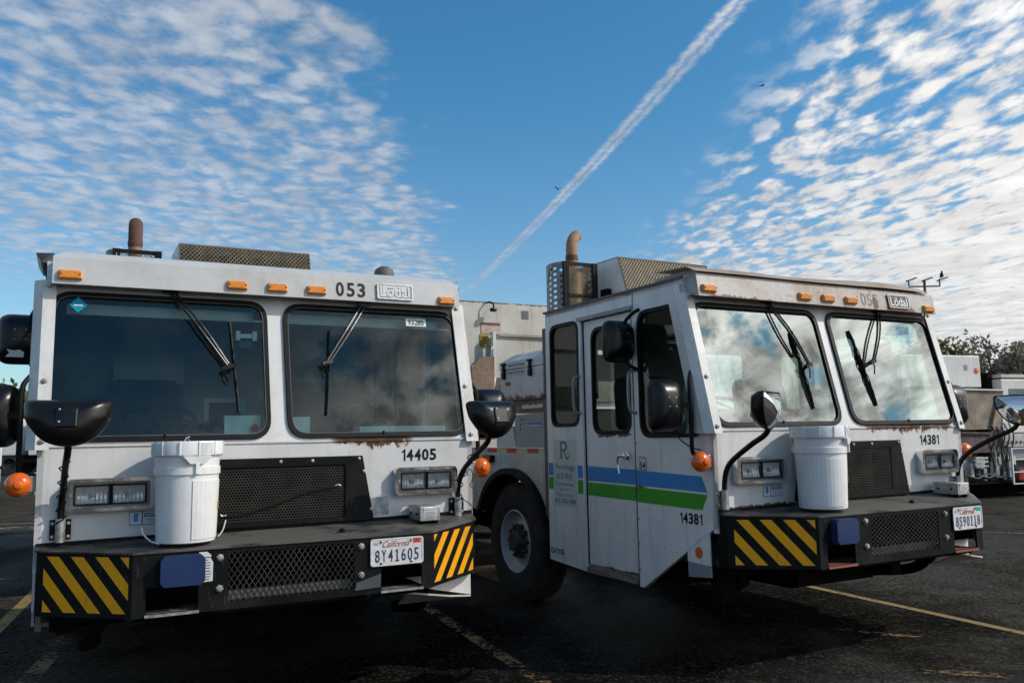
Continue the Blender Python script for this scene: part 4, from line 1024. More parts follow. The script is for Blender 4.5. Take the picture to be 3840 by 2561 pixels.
    for sx in (-.62, .62):
        st_ = MB().box((sx-.25, .85, 1.05), (sx+.25, 1.35, 1.20)).build('seat', 'seat', root, bevel=.04)
        MB().plate(rrect(sx-.25, 1.16, sx+.25, 1.99, .12), [], lambda a, b: (a, 1.30+(b-1.16)*.12, b), (0, 1, 0), .12).build('seat_back', 'seat', st_, bevel=.03)
        MB().box((sx-.22, .9, .76), (sx+.22, 1.3, 1.05)).build('seat_base', 'dark', st_)
        sw = MB(); cxx, cyy, czz = sx+.02, .42, 1.68; ax_ = Vector((0, -.5, .87)).normalized()
        a_ = XH; b_ = ax_.cross(a_); sw.tube([Vector((cxx, cyy, czz))+(a_*math.cos(t*.314)+b_*math.sin(t*.314))*.20 for t in range(21)], .014, 8, False)
        for t in (0, 2.1, 4.2): sw.bar((cxx, cyy, czz), Vector((cxx, cyy, czz))+(a_*math.cos(t)+b_*math.sin(t))*.2, .03, .012)
        sw.tube([(cxx, cyy, czz), (cxx, cyy-.15, czz-.28)], .03, 8)
        sw.build('steering_wheel', 'seat', root, smooth=True)
    MB().box((-.18, .9, .76), (.18, 1.6, 1.28)).build('engine_cover', 'intwall', root, bevel=.04)
    MB().box((-1.10, .30, 2.27), (-.10, .42, 2.33)).build('sun_shelf', 'grey', root)
    MB().box((.10, .30, 2.27), (1.10, .42, 2.33)).build('sun_shelf', 'grey', root)
    MB().box((-.80, 1.86, 1.98), (-.32, 1.94, 2.20)).build('wall_box', 'greypanel', root)
    MB().box((-.36, .42, 1.60), (-.12, .50, 1.82)).build('monitor', 'intwall', root, bevel=.01)
    MB().box((-.33, .416, 1.64), (-.15, .419, 1.79)).build('screen', 'hblack', root)
    if A:
        MB().box((-.285, .12, 1.56), (-.085, .16, 1.705)).build('paper_stack', 'mint', root)
        MB().box((.085, .12, 1.56), (.20, .16, 1.695)).build('paper_stack', 'mint', root)
        MB().box((.50, .10, 1.56), (1.06, .22, 1.635)).build('dash_tray', 'mint', root)
        MB().hexa([(-.55, .14, 1.57), (-.33, .13, 1.57), (-.33, .16, 1.66), (-.55, .18, 1.64)], [(-.55, .20, 1.57), (-.33, .20, 1.57), (-.33, .20, 1.66), (-.55, .22, 1.64)]).build('glove_pile', 'dark', root)
        for k in range(7): MB().tube([(-.56+k*.035, .12, 1.60+.01*k), (-.48+k*.03, .13, 1.66+.012*math.sin(k*2)), (-.40+k*.03, .14, 1.62)], .006, 5).build('cable', 'black', root)
        pm = MB().box((-.215, .20, 2.16), (-.105, .22, 2.185)).box((-.22, .19, 2.145), (-.195, .22, 2.20)).box((-.125, .19, 2.145), (-.10, .22, 2.20)).build('windshield_mount', 'paper', root)
        MB().box((-.21, .20, 2.09), (-.115, .26, 2.15)).build('camera_unit', 'gloss_black', root, bevel=.01)
        MB().box((.30, 1.90, 2.30), (.62, 1.945, 2.36)).build('yellow_notice', 'yel2', root)
        MB().lathe([(.02, 0), (.02, .02), (0, .025)], (-.12, .115, 1.635), (0, -1, 0), 14).build('stop_button', 'redtape', root)
        MB().bar((.72, .35, 1.52), (.98, .9, 1.95), .03).build('interior_brace', 'black', root)
    else:
        MB().bar((-1.12, .95, 2.05), (-1.12, .35, 1.62), .02, .05).build('interior_brace', 'mint', root)
        MB().box((-.72, .22, 2.25), (-.45, .27, 2.33)).build('sun_visor_panel', 'greypanel', root)
    # --- chassis
    for s_ in (-1, 1):
        MB().box((s_*.45-.05, .05, .54), (s_*.45+.05, 9.0, .74)).build('frame_rail', 'under', root)
        MB().box((min(s_*.75, s_*1.1), .45, .56), (max(s_*.75, s_*1.1), .78, .74)).build('battery_tray', 'under', root)
        MB().tube([(s_*.9, .1, .62), (s_*.95, .3, .5), (s_*.9, .6, .45)], .04, 8).build('hose', 'under', root)
        MB().box((min(s_*1.0, s_*1.12), .08, .62 if A or s_ > 0 else .50), (max(s_*1.0, s_*1.12), .18, .74)).box((min(s_*.8, s_*1.1), .05, .66), (max(s_*.8, s_*1.1), .10, .70)).build('corner_bracket', 'under', root, bevel=.01)
        if not A and s_ < 0: MB().tube([(s_*1.06, .06, .5), (s_*1.02, .02, .44), (s_*.94, .03, .42), (s_*.9, .1, .46)], .009, 6).tube([(s_*1.08, .1, .5), (s_*1.12, .08, .40), (s_*1.10, .1, .36)], .006, 6).build('hanging_wire', 'under', root)
    MB().tube([(-1.0, 2.69, .62), (1.0, 2.69, .62)], .08, 10).build('front_axle', 'under', root)
    MB().box((-.4, .2, .50), (.4, 1.9, .9)).build('engine_block', 'under', root)
    zw = .508-T[2]
    wheel(root, -1, 2.69, zw, 1.15); wheel(root, 1, 2.69, zw, 1.15)
    for yy in (7.0, 8.3):
        wheel(root, -1, yy, zw, 1.15, front=False); wheel(root, 1, yy, zw, 1.15, front=False)
    # --- mid body with fender and tool box
    for s_ in (-1, 1):
        def sd(off): return lambda a, b: (s_*(1.2+off), a, b)
        N_ = (-s_, 0, 0); arc = []
        for k in range(13):
            a = math.pi*(.02+.96*k/12); arc.append((2.69-math.cos(a)*.60, .66+math.sin(a)*.56))
        poly = [(2.01, 1.43), (2.01, .85)]+[(2.09, .85)]+arc[1:-1]+[(3.29, .85), (4.0, .85), (4.0, 1.43)]
        MB().plate(poly[::-1], [], sd(-.03), N_, .03).build('lower_body_side', 'sidewarm', root)
        fo = []; fi = []
        for k in range(17):
            a = math.pi*(.10+.78*k/16); fo.append((2.66-math.cos(a)*.66, .64+math.sin(a)*.615)); fi.append((2.66-math.cos(a)*.605, .64+math.sin(a)*.56))
        MB().plate(fo+fi[::-1], [], sd(.03), N_, .30).build('fender', 'black', root, bevel=.004)
        if s_ < 0:
            mb0 = 2.0
            for k in range(6):
                MB().plate([(mb0+k*.19, 1.388), (mb0+(k+1)*.19, 1.388), (mb0+(k+1)*.19, 1.426), (mb0+k*.19, 1.426)], [], sd(-.028), (0, 0, 0), 0).build('reflective_tape', 'creamtape' if k % 2 == 0 else 'redtape', root)
            ml = MB().box((-1.215, 2.995, 1.298), (-1.172, 3.165, 1.362)).build('side_marker', 'black', root, bevel=.01)
            MB().box((-1.222, 3.02, 1.308), (-1.214, 3.14, 1.352)).build('marker_lens', 'orange', ml)
            MB().plate([(2.69, 1.267), (2.84, 1.267), (2.84, 1.378), (2.69, 1.378)], [], sd(-.0285), (0, 0, 0), 0).build('info_sticker', 'paper', root)
            mb = MB()
            for k in range(4): mb.box((-1.1735, 2.70+k*.036, 1.275), (-1.1725, 2.708+k*.036, 1.37))
            mb.build('sticker_print', 'tblue', root)
    # vertical corner post behind cab
    MB().box((-1.19, 2.0, .88), (-1.10, 2.055, 2.42)).build('corner_post', 'brownpost', root)
    MB().box((-1.185, 2.06, 1.434), (-.6, 2.575, 1.72)).build('grey_locker', 'greypanel', root, bevel=.004)
    MB().hexa([(-1.188, 2.56, 1.434), (-1.188, 2.92, 1.434), (-1.188, 2.92, 1.62), (-1.188, 2.60, 1.62)], [(-.7, 2.56, 1.434), (-.7, 2.92, 1.434), (-.7, 2.92, 1.62), (-.7, 2.60, 1.62)]).build('side_locker', 'box_white', root)
    MB().box((-1.19, 2.05, 1.735), (-.7, 2.80, 1.835)).build('locker_base', 'rusty', root)
    MB().box((-1.196, 2.06, 1.765), (-1.19, 2.42, 1.80)).build('hinge', 'box_white', root)
    if not A:
        mb = MB().box((-1.1865, 2.10, 1.61), (-1.186, 2.32, 1.645)); mb.build('blue_label', 'tblue', root)
        MB().box((-1.1872, 2.11, 1.615), (-1.1868, 2.31, 1.625)).build('label_field', 'paper', root)
        for yy, zz in ((2.45, 1.665), (2.40, 1.665), (2.46, 1.62), (2.46, 1.585)): MB().box((-1.1875, yy, zz), (-1.186, yy+.012, zz+.02)).build('slot', 'hblack', root)
    tb = MB().box((-1.2, 2.035, 1.838), (-.65, 2.805, 2.118)).build('tool_box', 'box_white', root, bevel=.004)
    MB().hexa([(-1.204, 2.03, 2.122), (-1.204, 2.03, 2.192), (-1.10, 2.03, 2.262), (-.65, 2.03, 2.262), (-.65, 2.03, 2.122)], [(-1.204, 2.81, 2.122), (-1.204, 2.81, 2.192), (-1.10, 2.71, 2.262), (-.65, 2.71, 2.262), (-.65, 2.81, 2.122)]).build('lid', 'box_white', tb, bevel=.003)
    for yy in (2.715, 2.235):
        lt = MB().box((-1.222, yy-.012, 2.05), (-1.205, yy+.012, 2.185)).box((-1.228, yy-.028, 2.165), (-1.205, yy+.028, 2.182)).box((-1.226, yy-.02, 2.04), (-1.205, yy+.02, 2.10)).box((-1.226, yy-.02, 2.115), (-1.205, yy+.02, 2.13))
        lt.build('latch', 'black', tb)
    for za in (2.152, 2.088):
        MB().tube([(-1.203, 2.60, za), (-1.23, 2.58, za+.005), (-1.23, 2.38, za+.005), (-1.203, 2.36, za)], .006, 6).build('handle', 'grey', tb)
    MB().box((-1.218, 2.62, 1.985), (-1.2, 2.68, 2.01)).build('hasp', 'rusty', tb)
    # --- body
    MB().plate([(-1.2, .88), (1.2, .88), (1.2, 2.966), (-1.2, 2.966)], [rrect(-.305, 2.80, -.215, 2.895, .012)], lambda a, b: (a, 4.0, b), (0, 1, 0), .05).build('body_front', 'hopper', root)
    MB().box((-1.2, 4.06, .88), (1.2, 9.2, 2.96)).build('body_box', 'hopper', root)
    MB().box((-.33, 4.052, 2.78), (-.19, 4.058, 2.92)).build('vent_void', 'under', root)
    mb = MB(); expanded(mb, lambda a, b: (a, 3.997, b), -.305, 2.80, -.215, 2.895, .034, .030, .006); mb.build('vent_mesh', 'grey', root, kind='stuff')
    MB().bar((-.72, 3.93, 2.625), (1.1, 3.93, 2.61), .05, .022).build('top_bar', 'hopper', root)
    MB().bar((-.705, 3.90, 2.635), (-.705, 3.90, 2.16), .035, .055).build('post', 'guard', root)
    MB().bar((-.705, 3.90, 2.16), (-.80, 3.84, 1.85), .035, .05).build('post_brace', 'guard', root)
    MB().bar((-.64, 3.90, 2.07), (-.61, 3.88, 1.88), .012, .02).build('strut', 'rusty', root)
    MB().tube([(-.715, 3.88, 2.47), (-.755, 3.86, 2.43), (-.755, 3.86, 2.26), (-.72, 3.88, 2.21)], .011, 6).build('grab_handle', 'grey', root)
    MB().plate([(-.69, 2.15), (1.1, 2.15), (1.1, 2.60), (-.69, 2.60)], [], lambda a, b: (a, 3.95, b), (0, 1, 0), .01).build('front_sheet', 'hopper', root)
    MB().plate([(-.69, 1.9), (1.1, 1.9), (1.1, 2.15), (-.69, 2.15)], [], lambda a, b: (a, 3.955, b), (0, 1, 0), .01).build('lower_sheet', 'olive', root)
    MB().plate([(-1.0, 1.5), (-.74, 1.5), (-.74, 2.36), (-.86, 2.36), (-.93, 2.32), (-1.0, 2.22)], [], lambda a, b: (a, 3.82, b), (0, 1, 0), .02).build('hopper_plate', 'rusty', root)
    lm = MB().lathe([(.0, 0), (.035, .0), (.04, .02), (.035, .035), (0, .036)], (-.70, 3.90, 2.85), (0, 0, 1), 12).build('work_light', 'gloss_black', root)
    MB().tube([(-.70, 3.90, 2.88), (-.70, 3.90, 2.93), (-.73, 3.93, 2.955), (-.75, 3.99, 2.95)], .009, 6).build('lamp_stem', 'black', lm)
    nt = MB().plate([(-.80, 2.62), (-.57, 2.62), (-.57, 2.745), (-.80, 2.745)], [], lambda a, b: (a, 3.992, b), (0, 1, 0), .002).build('instruction_plate', 'fadedlab', root)
    MB().box((-.795, 3.989, 2.715), (-.575, 3.990, 2.742)).build('plate_heading', 'brown', nt)
    yl = MB().plate([(-.82, 2.475), (-.715, 2.475), (-.715, 2.615), (-.82, 2.615)], [], lambda a, b: (a, 3.992, b), (0, 1, 0), .002).build('warning_label', 'yel2', root)
    mb = MB()
    for k in range(6): mb.box((-.812, 3.988, 2.487+k*.02), (-.812+random.uniform(.05, .09), 3.990, 2.494+k*.02))
    mb.build('label_print', 'brown', yl)
    # --- exhaust stack
    pc = Vector((-.655, 2.40, 0))
    ex = MB().tube([pc+Vector((0, 0, 2.4)), pc+Vector((0, 0, 3.12))], .052, 16, False).build('exhaust_stack', 'tan', root, smooth=True)
    MB().lathe([(.056, 3.115), (.058, 3.13), (.056, 3.16), (.054, 3.162)] if not A else [(.054, 3.13), (.057, 3.14), (.057, 3.165), (.054, 3.17)], pc, (0, 0, 1), 20).build('clamp', 'rpipe', ex, smooth=True)
    Rm = Matrix.Rotation(-T[3], 3, 'Z')
    if A:
        # curved tip pointing away from the camera
        wp = Matrix.Rotation(T[3], 3, 'Z') @ pc+Vector(T[:3]); wp.z = 0; aw = Rm @ wp.normalized()
        MB().tube([pc+Vector((0, 0, 3.12)), pc+Vector((0, 0, 3.22)), pc+aw*.03+Vector((0, 0, 3.29)), pc+aw*.10+Vector((0, 0, 3.335))], .054, 16).build('pipe_tip', 'rpipe', ex, smooth=50)
    else:
        MB().tube([pc+Vector((0, 0, 3.13)), pc+Vector((0, 0, 3.22)), pc+Vector((.02, .02, 3.29)), pc+Vector((.07, .05, 3.35)), pc+Vector((.10, .06, 3.37))], .052, 16).build('pipe_tip', 'tan', ex, smooth=50)
    MB().lathe([(.0, 2.45), (.115, 2.45), (.115, 2.98), (.06, 3.03), (0, 3.03)], pc, (0, 0, 1), 24).build('muffler', 'tan' if not A else 'rpipe', ex, smooth=40)
    # guard: perforated wrap on the left, mesh front
    gz0, gz1 = 2.50, 3.075
    gd = MB()
    for a, b in (((-.835, 2.36), (-.835, 2.36)),): pass
    gd.box((-.822, 2.27, gz0), (-.796, 2.30, gz1)).box((-.515, 2.27, gz0), (-.465, 2.30, gz1)).box((-.818, 2.28, gz1-.03), (-.47, 2.295, gz1)).box((-.818, 2.275, 2.76), (-.47, 2.29, 2.785)).box((-.79, 2.275, gz0), (-.765, 2.30, gz1))
    gd.box((-.505, 2.28, gz0), (-.490, 2.50, gz0+.03)).box((-.505, 2.28, gz1-.02), (-.490, 2.50, gz1))
    gdo = gd.build('stack_guard', 'bumper', ex)
    mb = MB(); expanded(mb, lambda a, b: (a, 2.287, b), -.76, gz0, -.51, gz1, .036, .028, .006); mb.build('guard_mesh', 'tanmesh', ex, kind='stuff')
    # perforated sheet: curved strip with slotted holes
    mb = MB(); strip = [(-.810, 2.285), (-.845, 2.34), (-.865, 2.41), (-.862, 2.48), (-.84, 2.55), (-.79, 2.60)]
    for i in range(len(strip)-1):
        a, b = Vector(strip[i]), Vector(strip[i+1]); L_ = (b-a).length
        zz = gz0; j = 0
        hs = []
        while zz+.05 < gz1-.02:
            zc_ = zz+.03+(.022 if i % 2 else 0)
            if zc_+.02 < gz1: hs.append(rrect(L_*.22, zc_-.012, L_*.78, zc_+.012, .011, 2))
            zz += .052
        mb.plate([(0, gz0), (L_, gz0), (L_, gz1), (0, gz1)], hs, lambda u_, v_: (a.x+(b.x-a.x)*u_/L_, a.y+(b.y-a.y)*u_/L_, v_), (b.y-a.y, -(b.x-a.x), 0), .003/L_*1.0)
    mb.build('perforated_guard', 'silverdull', ex, smooth=30)
    mb = MB()
    for k in range(4):
        for j in range(9):
            pass
    strip2 = [(-.49, 2.30), (-.48, 2.42), (-.50, 2.52), (-.56, 2.59)]
    for i in range(len(strip2)-1):
        a, b = Vector(strip2[i]), Vector(strip2[i+1]); L_ = (b-a).length; hs = []; zz = gz0
        while zz+.05 < gz1-.02:
            zc_ = zz+.03; hs.append(rrect(L_*.22, zc_-.014, L_*.48, zc_+.014, .011, 2)); hs.append(rrect(L_*.58, zc_-.014, L_*.84, zc_+.014, .011, 2)); zz += .052
        mb.plate([(0, gz0), (L_, gz0), (L_, gz1), (0, gz1)], hs, lambda u_, v_: (a.x+(b.x-a.x)*u_/L_, a.y+(b.y-a.y)*u_/L_, v_), (b.y-a.y, -(b.x-a.x), 0), .003/L_)
    mb.build('perforated_guard', 'hblack', ex)
    MB().tube([(-.86, 2.40, 3.02), (-.90, 2.38, 3.00), (-.925, 2.36, 2.93), (-.935, 2.35, 2.87)], .006, 6).build('loose_wire', 'black', ex)
    if not A:
        for xx, zz in ((-.77, 2.60), (-.16, 2.56)): MB().box((xx, 1.99, zz-.02), (xx+.10, 2.03, zz+.03)).build('bracket', 'rusty', root)
    # --- intake screen on the roof
    fx0, fx1 = -.355, .675; yF = 2.10
    sc0 = MB()
    F3 = lambda u_, v_: (u_, yF-.20+(v_-2.55)*.36, v_)
    pts = [(yF-.20, 2.55), (yF, 3.11), (yF+.55, 3.115), (yF+.55, 2.55)]
    sc_ = MB().hexa([(fx0, a, b) for a, b in pts], [(fx0+.004, a, b) for a, b in pts]).build('intake_screen', 'guard', root)
    MB().hexa([(fx1-.004, a, b) for a, b in pts], [(fx1, a, b) for a, b in pts]).build('side_sheet', 'guard', sc_)
    mb = MB().bar(F3(fx0, 3.105), F3(fx1, 3.105), .012).bar(F3(fx0+.006, 2.56), F3(fx0+.006, 3.11), .012).bar(F3(fx1-.006, 2.56), F3(fx1-.006, 3.11), .012)
    mb.build('screen_frame', 'rustdark', sc_)
    mb = MB(); expanded(mb, F3, fx0, 2.56, fx1, 3.105, .032, .036, .0075, .006); mb.build('screen_mesh', 'tanmesh', sc_, kind='stuff')
    MB().box((fx0+.01, yF+.12, 2.55), (fx1-.01, yF+.16, 3.07)).build('filter_core', 'screenback', sc_)
    MB().hexa([(fx0, yF+.0, 3.112), (fx1, yF, 3.112), (fx1, yF+.55, 3.118), (fx0, yF+.55, 3.118)], [(fx0, yF, 3.118), (fx1, yF, 3.118), (fx1, yF+.55, 3.124), (fx0, yF+.55, 3.124)]).build('screen_top', 'tanmesh', sc_)
    if A:
        MB().lathe([(.0, .09), (.04, .085), (.075, .06), (.085, .02), (.085, -.3)], (1.20, 1.7, 2.885), (0, 0, 1), 20).build('air_cleaner_cap', 'olive', root, smooth=50)
        MB().hexa([(-1.235, .35, 2.56), (-1.17, .3, 2.575), (-1.17, .8, 2.575), (-1.235, .8, 2.56)], [(-1.26, .33, 2.605), (-1.17, .3, 2.605), (-1.17, .8, 2.605), (-1.26, .8, 2.605)]).build('bent_gutter', 'grey', root)
        MB().box((1.175, .3, 2.585), (1.24, .5, 2.60)).build('bent_gutter', 'olive', root)
    else:
        mb = MB().box((-.44, 2.2, 2.55), (-.37, 2.3, 2.75)).box((-.42, 2.2, 2.75), (-.37, 2.3, 2.84))
        mb.build('hose_stack', 'under', root)
    return root
M['rust_lip'] = paint('weathered_roof_sheet', (.40, .31, .22), .7, .2, .6, dcol=(.22, .14, .09), rough=.6)
M['intwall'] = plain('cab_wall_grey', (.20, .23, .235), .7, var=.2, scale=3)
M['meshdark'] = plain('dusty_black_mesh', (.034, .031, .026), .5, metal=.3, var=.35, scale=10)
M['meshgrey'] = plain('painted_mesh', (.05, .052, .05), .4, metal=.3, var=.4, scale=9)
M['redlip'] = paint('faded_red_paint', (.32, .10, .08), .4, .2, .3, dcol=(.1, .06, .05))
M['decalbase'] = plain('decal_backing', (.60, .625, .63), .4, var=.06)
M['fadedlab'] = plain('faded_label', (.50, .38, .32), .6, var=.2, scale=14)
M['tornlab'] = plain('torn_grey_label', (.42, .43, .43), .6, var=.35, scale=26)
M['sidewarm'] = paint('lower_side_paint', (.58, .57, .54), .5, .5, .25)
M['brownpost'] = plain('brown_grey_post', (.12, .10, .095), .6, var=.3)
M['silverdull'] = plain('dull_aluminium', (.24, .24, .235), .5, metal=.6, var=.3, scale=14)
M['rustdark'] = plain('dark_rust_edge', (.10, .06, .035), .7, var=.4, scale=20)
M['screenback'] = plain('dirty_filter', (.045, .033, .022), .9, var=.3, spec=.1)
def gradm():
    mt, q = mat0('teal_green_print'); X, Y, Z = q.xyz(q.pos)
    q.put(q.b.inputs['Base Color'], q.mix(q.ss(Z, 1.36, 1.47), (.10, .34, .06), (.01, .22, .38)))
    q.put(q.b.inputs['Roughness'], .4); return mt
M['rgrad'] = gradm()
M['rustyt'] = paint('tan_rusty_hopper', (.36, .30, .23), .9, .6, .5, dcol=(.17, .13, .10), rough=.8)
M['rustyd'] = paint('dark_worn_hopper', (.13, .105, .09), .8, .6, .5, dcol=(.06, .05, .045), rough=.8)
M['tanrib'] = plain('tan_rib', (.34, .26, .17), .8, var=.25)
M['mechdark'] = plain('dark_hydraulics', (.05, .052, .05), .7, var=.5, scale=12)

TA = (-1.33043914, 4.8032435, CAMH-1.56684534, .48065233)
TB = (2.27501953, 5.73240998, CAMH-1.54512033, .4945179)
build_truck('A', TA); build_truck('B', TB)

def toW(T, p):
    c, s_ = math.cos(T[3]), math.sin(T[3]); return (T[0]+c*p[0]-s_*p[1], T[1]+s_*p[0]+c*p[1], T[2]+p[2])
# ------------------------------------------------------------------ buckets
def bucket(loc, rz, label, flip):
    b = empty('bucket', loc, rz, label=label, category='bucket', group='lidded plastic buckets on the bumpers')
    rb = .143
    MB().lathe([(0, .004), (rb-.01, .0), (rb, .006), (rb+.012, .34), (rb+.019, .342), (rb+.019, .378), (rb+.013, .380), (rb+.016, .43), (rb+.024, .432), (rb+.024, .438), (rb+.01, .45), (rb+.01, .49), (0, .49)], (0, 0, 0), (0, 0, 1), 48).build('pail', 'plastic', b, smooth=35)
    # raised label panel and vertical web
    mb = MB(); a0 = R(-172) if flip else R(-86)
    for k in range(10):
        a = a0+k*R(9); c_, s_ = math.cos(a), math.sin(a); c2, s2 = math.cos(a+R(9)), math.sin(a+R(9))
        def rr_(z_): return rb+.001+.012*z_/.34
        q = [(c_*rr_(.02), s_*rr_(.02), .02), (c2*rr_(.02), s2*rr_(.02), .02), (c2*rr_(.31), s2*rr_(.31), .31), (c_*rr_(.31), s_*rr_(.31), .31)]
        q2 = [(x_*1.02, y_*1.02, z_) for x_, y_, z_ in q]
        mb.hexa(q, q2)
    mb.build('raised_panel', 'plastic', b, smooth=30)
    ld = MB().lathe([(0, .492), (.150, .490), (.158, .500), (.166, .508), (.172, .508), (.175, .500), (.1755, .440), (.170, .436), (.160, .437)], (0, 0, 0), (0, 0, 1), 48).build('lid', 'plastic', b, smooth=35)
    mb = MB()
    for k in range(12):
        a = k*math.pi/6+.2; 
        mb.box((.172, -.003, .438), (.1795, .003, .506), Matrix.Rotation(a, 4, 'Z'))
        if k % 3 == 0:
            for j in range(10): mb.box((.173, -.0016, .446), (.1775, .0016, .50), Matrix.Rotation(a+.06+j*.042, 4, 'Z'))
    mb.build('lid_ribs', 'plastic', ld, kind='stuff')
    for a in ((R(-60), R(120)) if flip else (R(-80), R(100))):
        mb = MB()
        mt = Matrix.Rotation(a, 4, 'Z')
        mb.hexa([mt @ Vector(p) for p in ((.155, -.07, .432), (.155, .07, .432), (.155, .035, .395), (.155, -.035, .395))], [mt @ Vector(p) for p in ((.176, -.07, .432), (.176, .07, .432), (.172, .035, .395), (.172, -.035, .395))])
        mb.box((.15, -.009, .345), (.174, .009, .40), mt)
        mb.build('handle_ear', 'plastic', b)
    if not flip:
        MB().tube([(-.168, -.03, .015), (-.20, -.02, .05), (-.21, -.01, .085)], .004, 6).tube([(.15, -.06, .02), (.172, -.06, .05), (.188, -.05, .10)], .003, 6).tube([(-.168, -.03, .015), (-.13, -.06, .002)], .004, 6).build('wire_handle', 'paper', b)
    c_ = R(-18) if not flip else R(-35)
    MB().box((.1535, -.012, .16), (.1565, .012, .20) if not flip else (.1565, .012, .30), Matrix.Rotation(c_, 4, 'Z')).build('yellow_label', 'yel2', b)
    if not flip: MB().tube([(.02, .0, .50), (.0, .02, .525), (.01, .03, .53)], .003, 5).tube([(-.02, .0, .50), (-.005, .02, .53)], .003, 5).build('loose_wire', 'silver', ld)
bucket(toW(TA, (-.515, -.215, 1.056)), TA[3], 'white lidded plastic bucket on the bumper of truck 053', False)
bucket(toW(TB, (-.515, -.205, 1.057)), TB[3], 'white lidded plastic bucket on the bumper of the blue and green striped truck', True)

# rubber strap hooked across the grille
s0 = [toW(TA, p) for p in ((-.288, -.033, 1.160), (-.20, -.037, 1.166), (-.05, -.038, 1.205), (.12, -.038, 1.262), (.25, -.036, 1.288), (.31, -.033, 1.293))]
se = empty('rubber_strap', s0[0], 0, label='black rubber strap hooked diagonally across the perforated grille', category='strap')
def rel(p): return tuple(Vector(p)-Vector(s0[0]))
mb = MB()
for i in range(len(s0)-1): mb.bar(rel(s0[i]), rel(s0[i+1]), .004, .014)
mb.build('band', 'rope', se)
for a, b, c in ((s0[0], (-.31, -.034, 1.157), (-.32, -.034, 1.165)), (s0[-1], (.335, -.034, 1.298), (.345, -.034, 1.288))):
    MB().tube([rel(a), rel(toW(TA, b)), rel(toW(TA, c))], .004, 6).build('hook', 'silver', se)

# ------------------------------------------------------------------ lamp post and birds
lp = empty('lamp_post', (24.95, 50, 0), 0, label='thin floodlight pole with three lamp heads beyond the striped truck', category='lamp post')
MB().tube([(0, 0, 0), (0, 0, 10.25)], [.12, .08], 8, False).build('pole', 'brownpost', lp)
MB().bar((-.95, 0, 9.88), (.92, 0, 9.88), .08).build('crossbar', 'brownpost', lp)
for xx in (-.95, 0, .92):
    hd = MB().bar((xx, 0, 9.88), (xx, 0, 10.2), .06).build('lamp_bracket', 'brownpost', lp)
    MB().box((-.10, -.2, -.04), (.42, .2, .04), Matrix.Translation((xx+.02, 0, 10.26)) @ Matrix.Rotation(R(-18), 4, 'Y')).build('lamp_head', 'brownpost', lp)
def bird(loc, sc_, pose, label):
    b = empty('bird', loc, 0, label=label, category='bird')
    if pose == 'perch':
        MB().lathe([(0, -.10), (.07, -.06), (.10, .03), (.08, .13), (.045, .19), (.05, .23), (.035, .27), (0, .285)], (0, 0, .1), (.1, 0, 1), 12).tube([(-.02, 0, 0), (-.02, 0, .1)], .01, 4).build('body', 'birdm', b, smooth=True)
        MB().tube([(.03, 0, .36), (.09, 0, .35)], [.015, .003], 5).build('beak', 'birdm', b)
        MB().bar((-.05, 0, .08), (-.14, 0, -.08), .05, .02).build('tail', 'birdm', b)
    else:
        MB().lathe([(0, -.28), (.03, -.22), (.055, -.05), (.05, .08), (.03, .14), (.03, .18), (0, .23)], (0, 0, 0), (1, .3, .1), 10).build('body', 'birdm', b, smooth=True)
        for s_ in (-1, 1):
            t = .22*pose
            MB().hexa([(.06, 0, 0), (-.09, 0, 0), (-.14, s_*.32, t*.6), (.02, s_*.30, t)], [(.06, 0, .012), (-.09, 0, .012), (-.14, s_*.32, t*.6+.01), (.02, s_*.30, t+.012)]).hexa([(.02, s_*.30, t), (-.14, s_*.32, t*.6), (-.22, s_*.62, t*.9)], [(.02, s_*.30, t+.01), (-.14, s_*.32, t*.6+.01), (-.22, s_*.62, t*.9+.01)]).build('wing', 'birdm', b)
        MB().hexa([(-.22, -.04, 0), (-.22, .04, 0), (-.38, .06, 0), (-.38, -.06, 0)], [(-.22, -.04, .01), (-.22, .04, .01), (-.38, .06, .01), (-.38, -.06, .01)]).build('tail', 'birdm', b)
    b.scale = (sc_,)*3
    return b
M['birdm'] = plain('dark_feathers', (.03, .03, .032), .7)
bird((26.02, 50, 10.38), 1.15, 'perch', 'dark bird perched on the right lamp head of the floodlight pole')
D = 42.; b1 = bird((.30415*D, .96085*D, CAMH+.40771*D), .62, .35, 'dark bird gliding in the open blue sky right of the contrail'); b1.rotation_euler = (R(12), R(-14), R(10))
D = 60.; b2 = bird((.05823*D, .97401*D, CAMH+.28926*D), .50, 1.4, 'small dark bird flying across the lower contrail'); b2.rotation_euler = (0, R(20), R(-60))

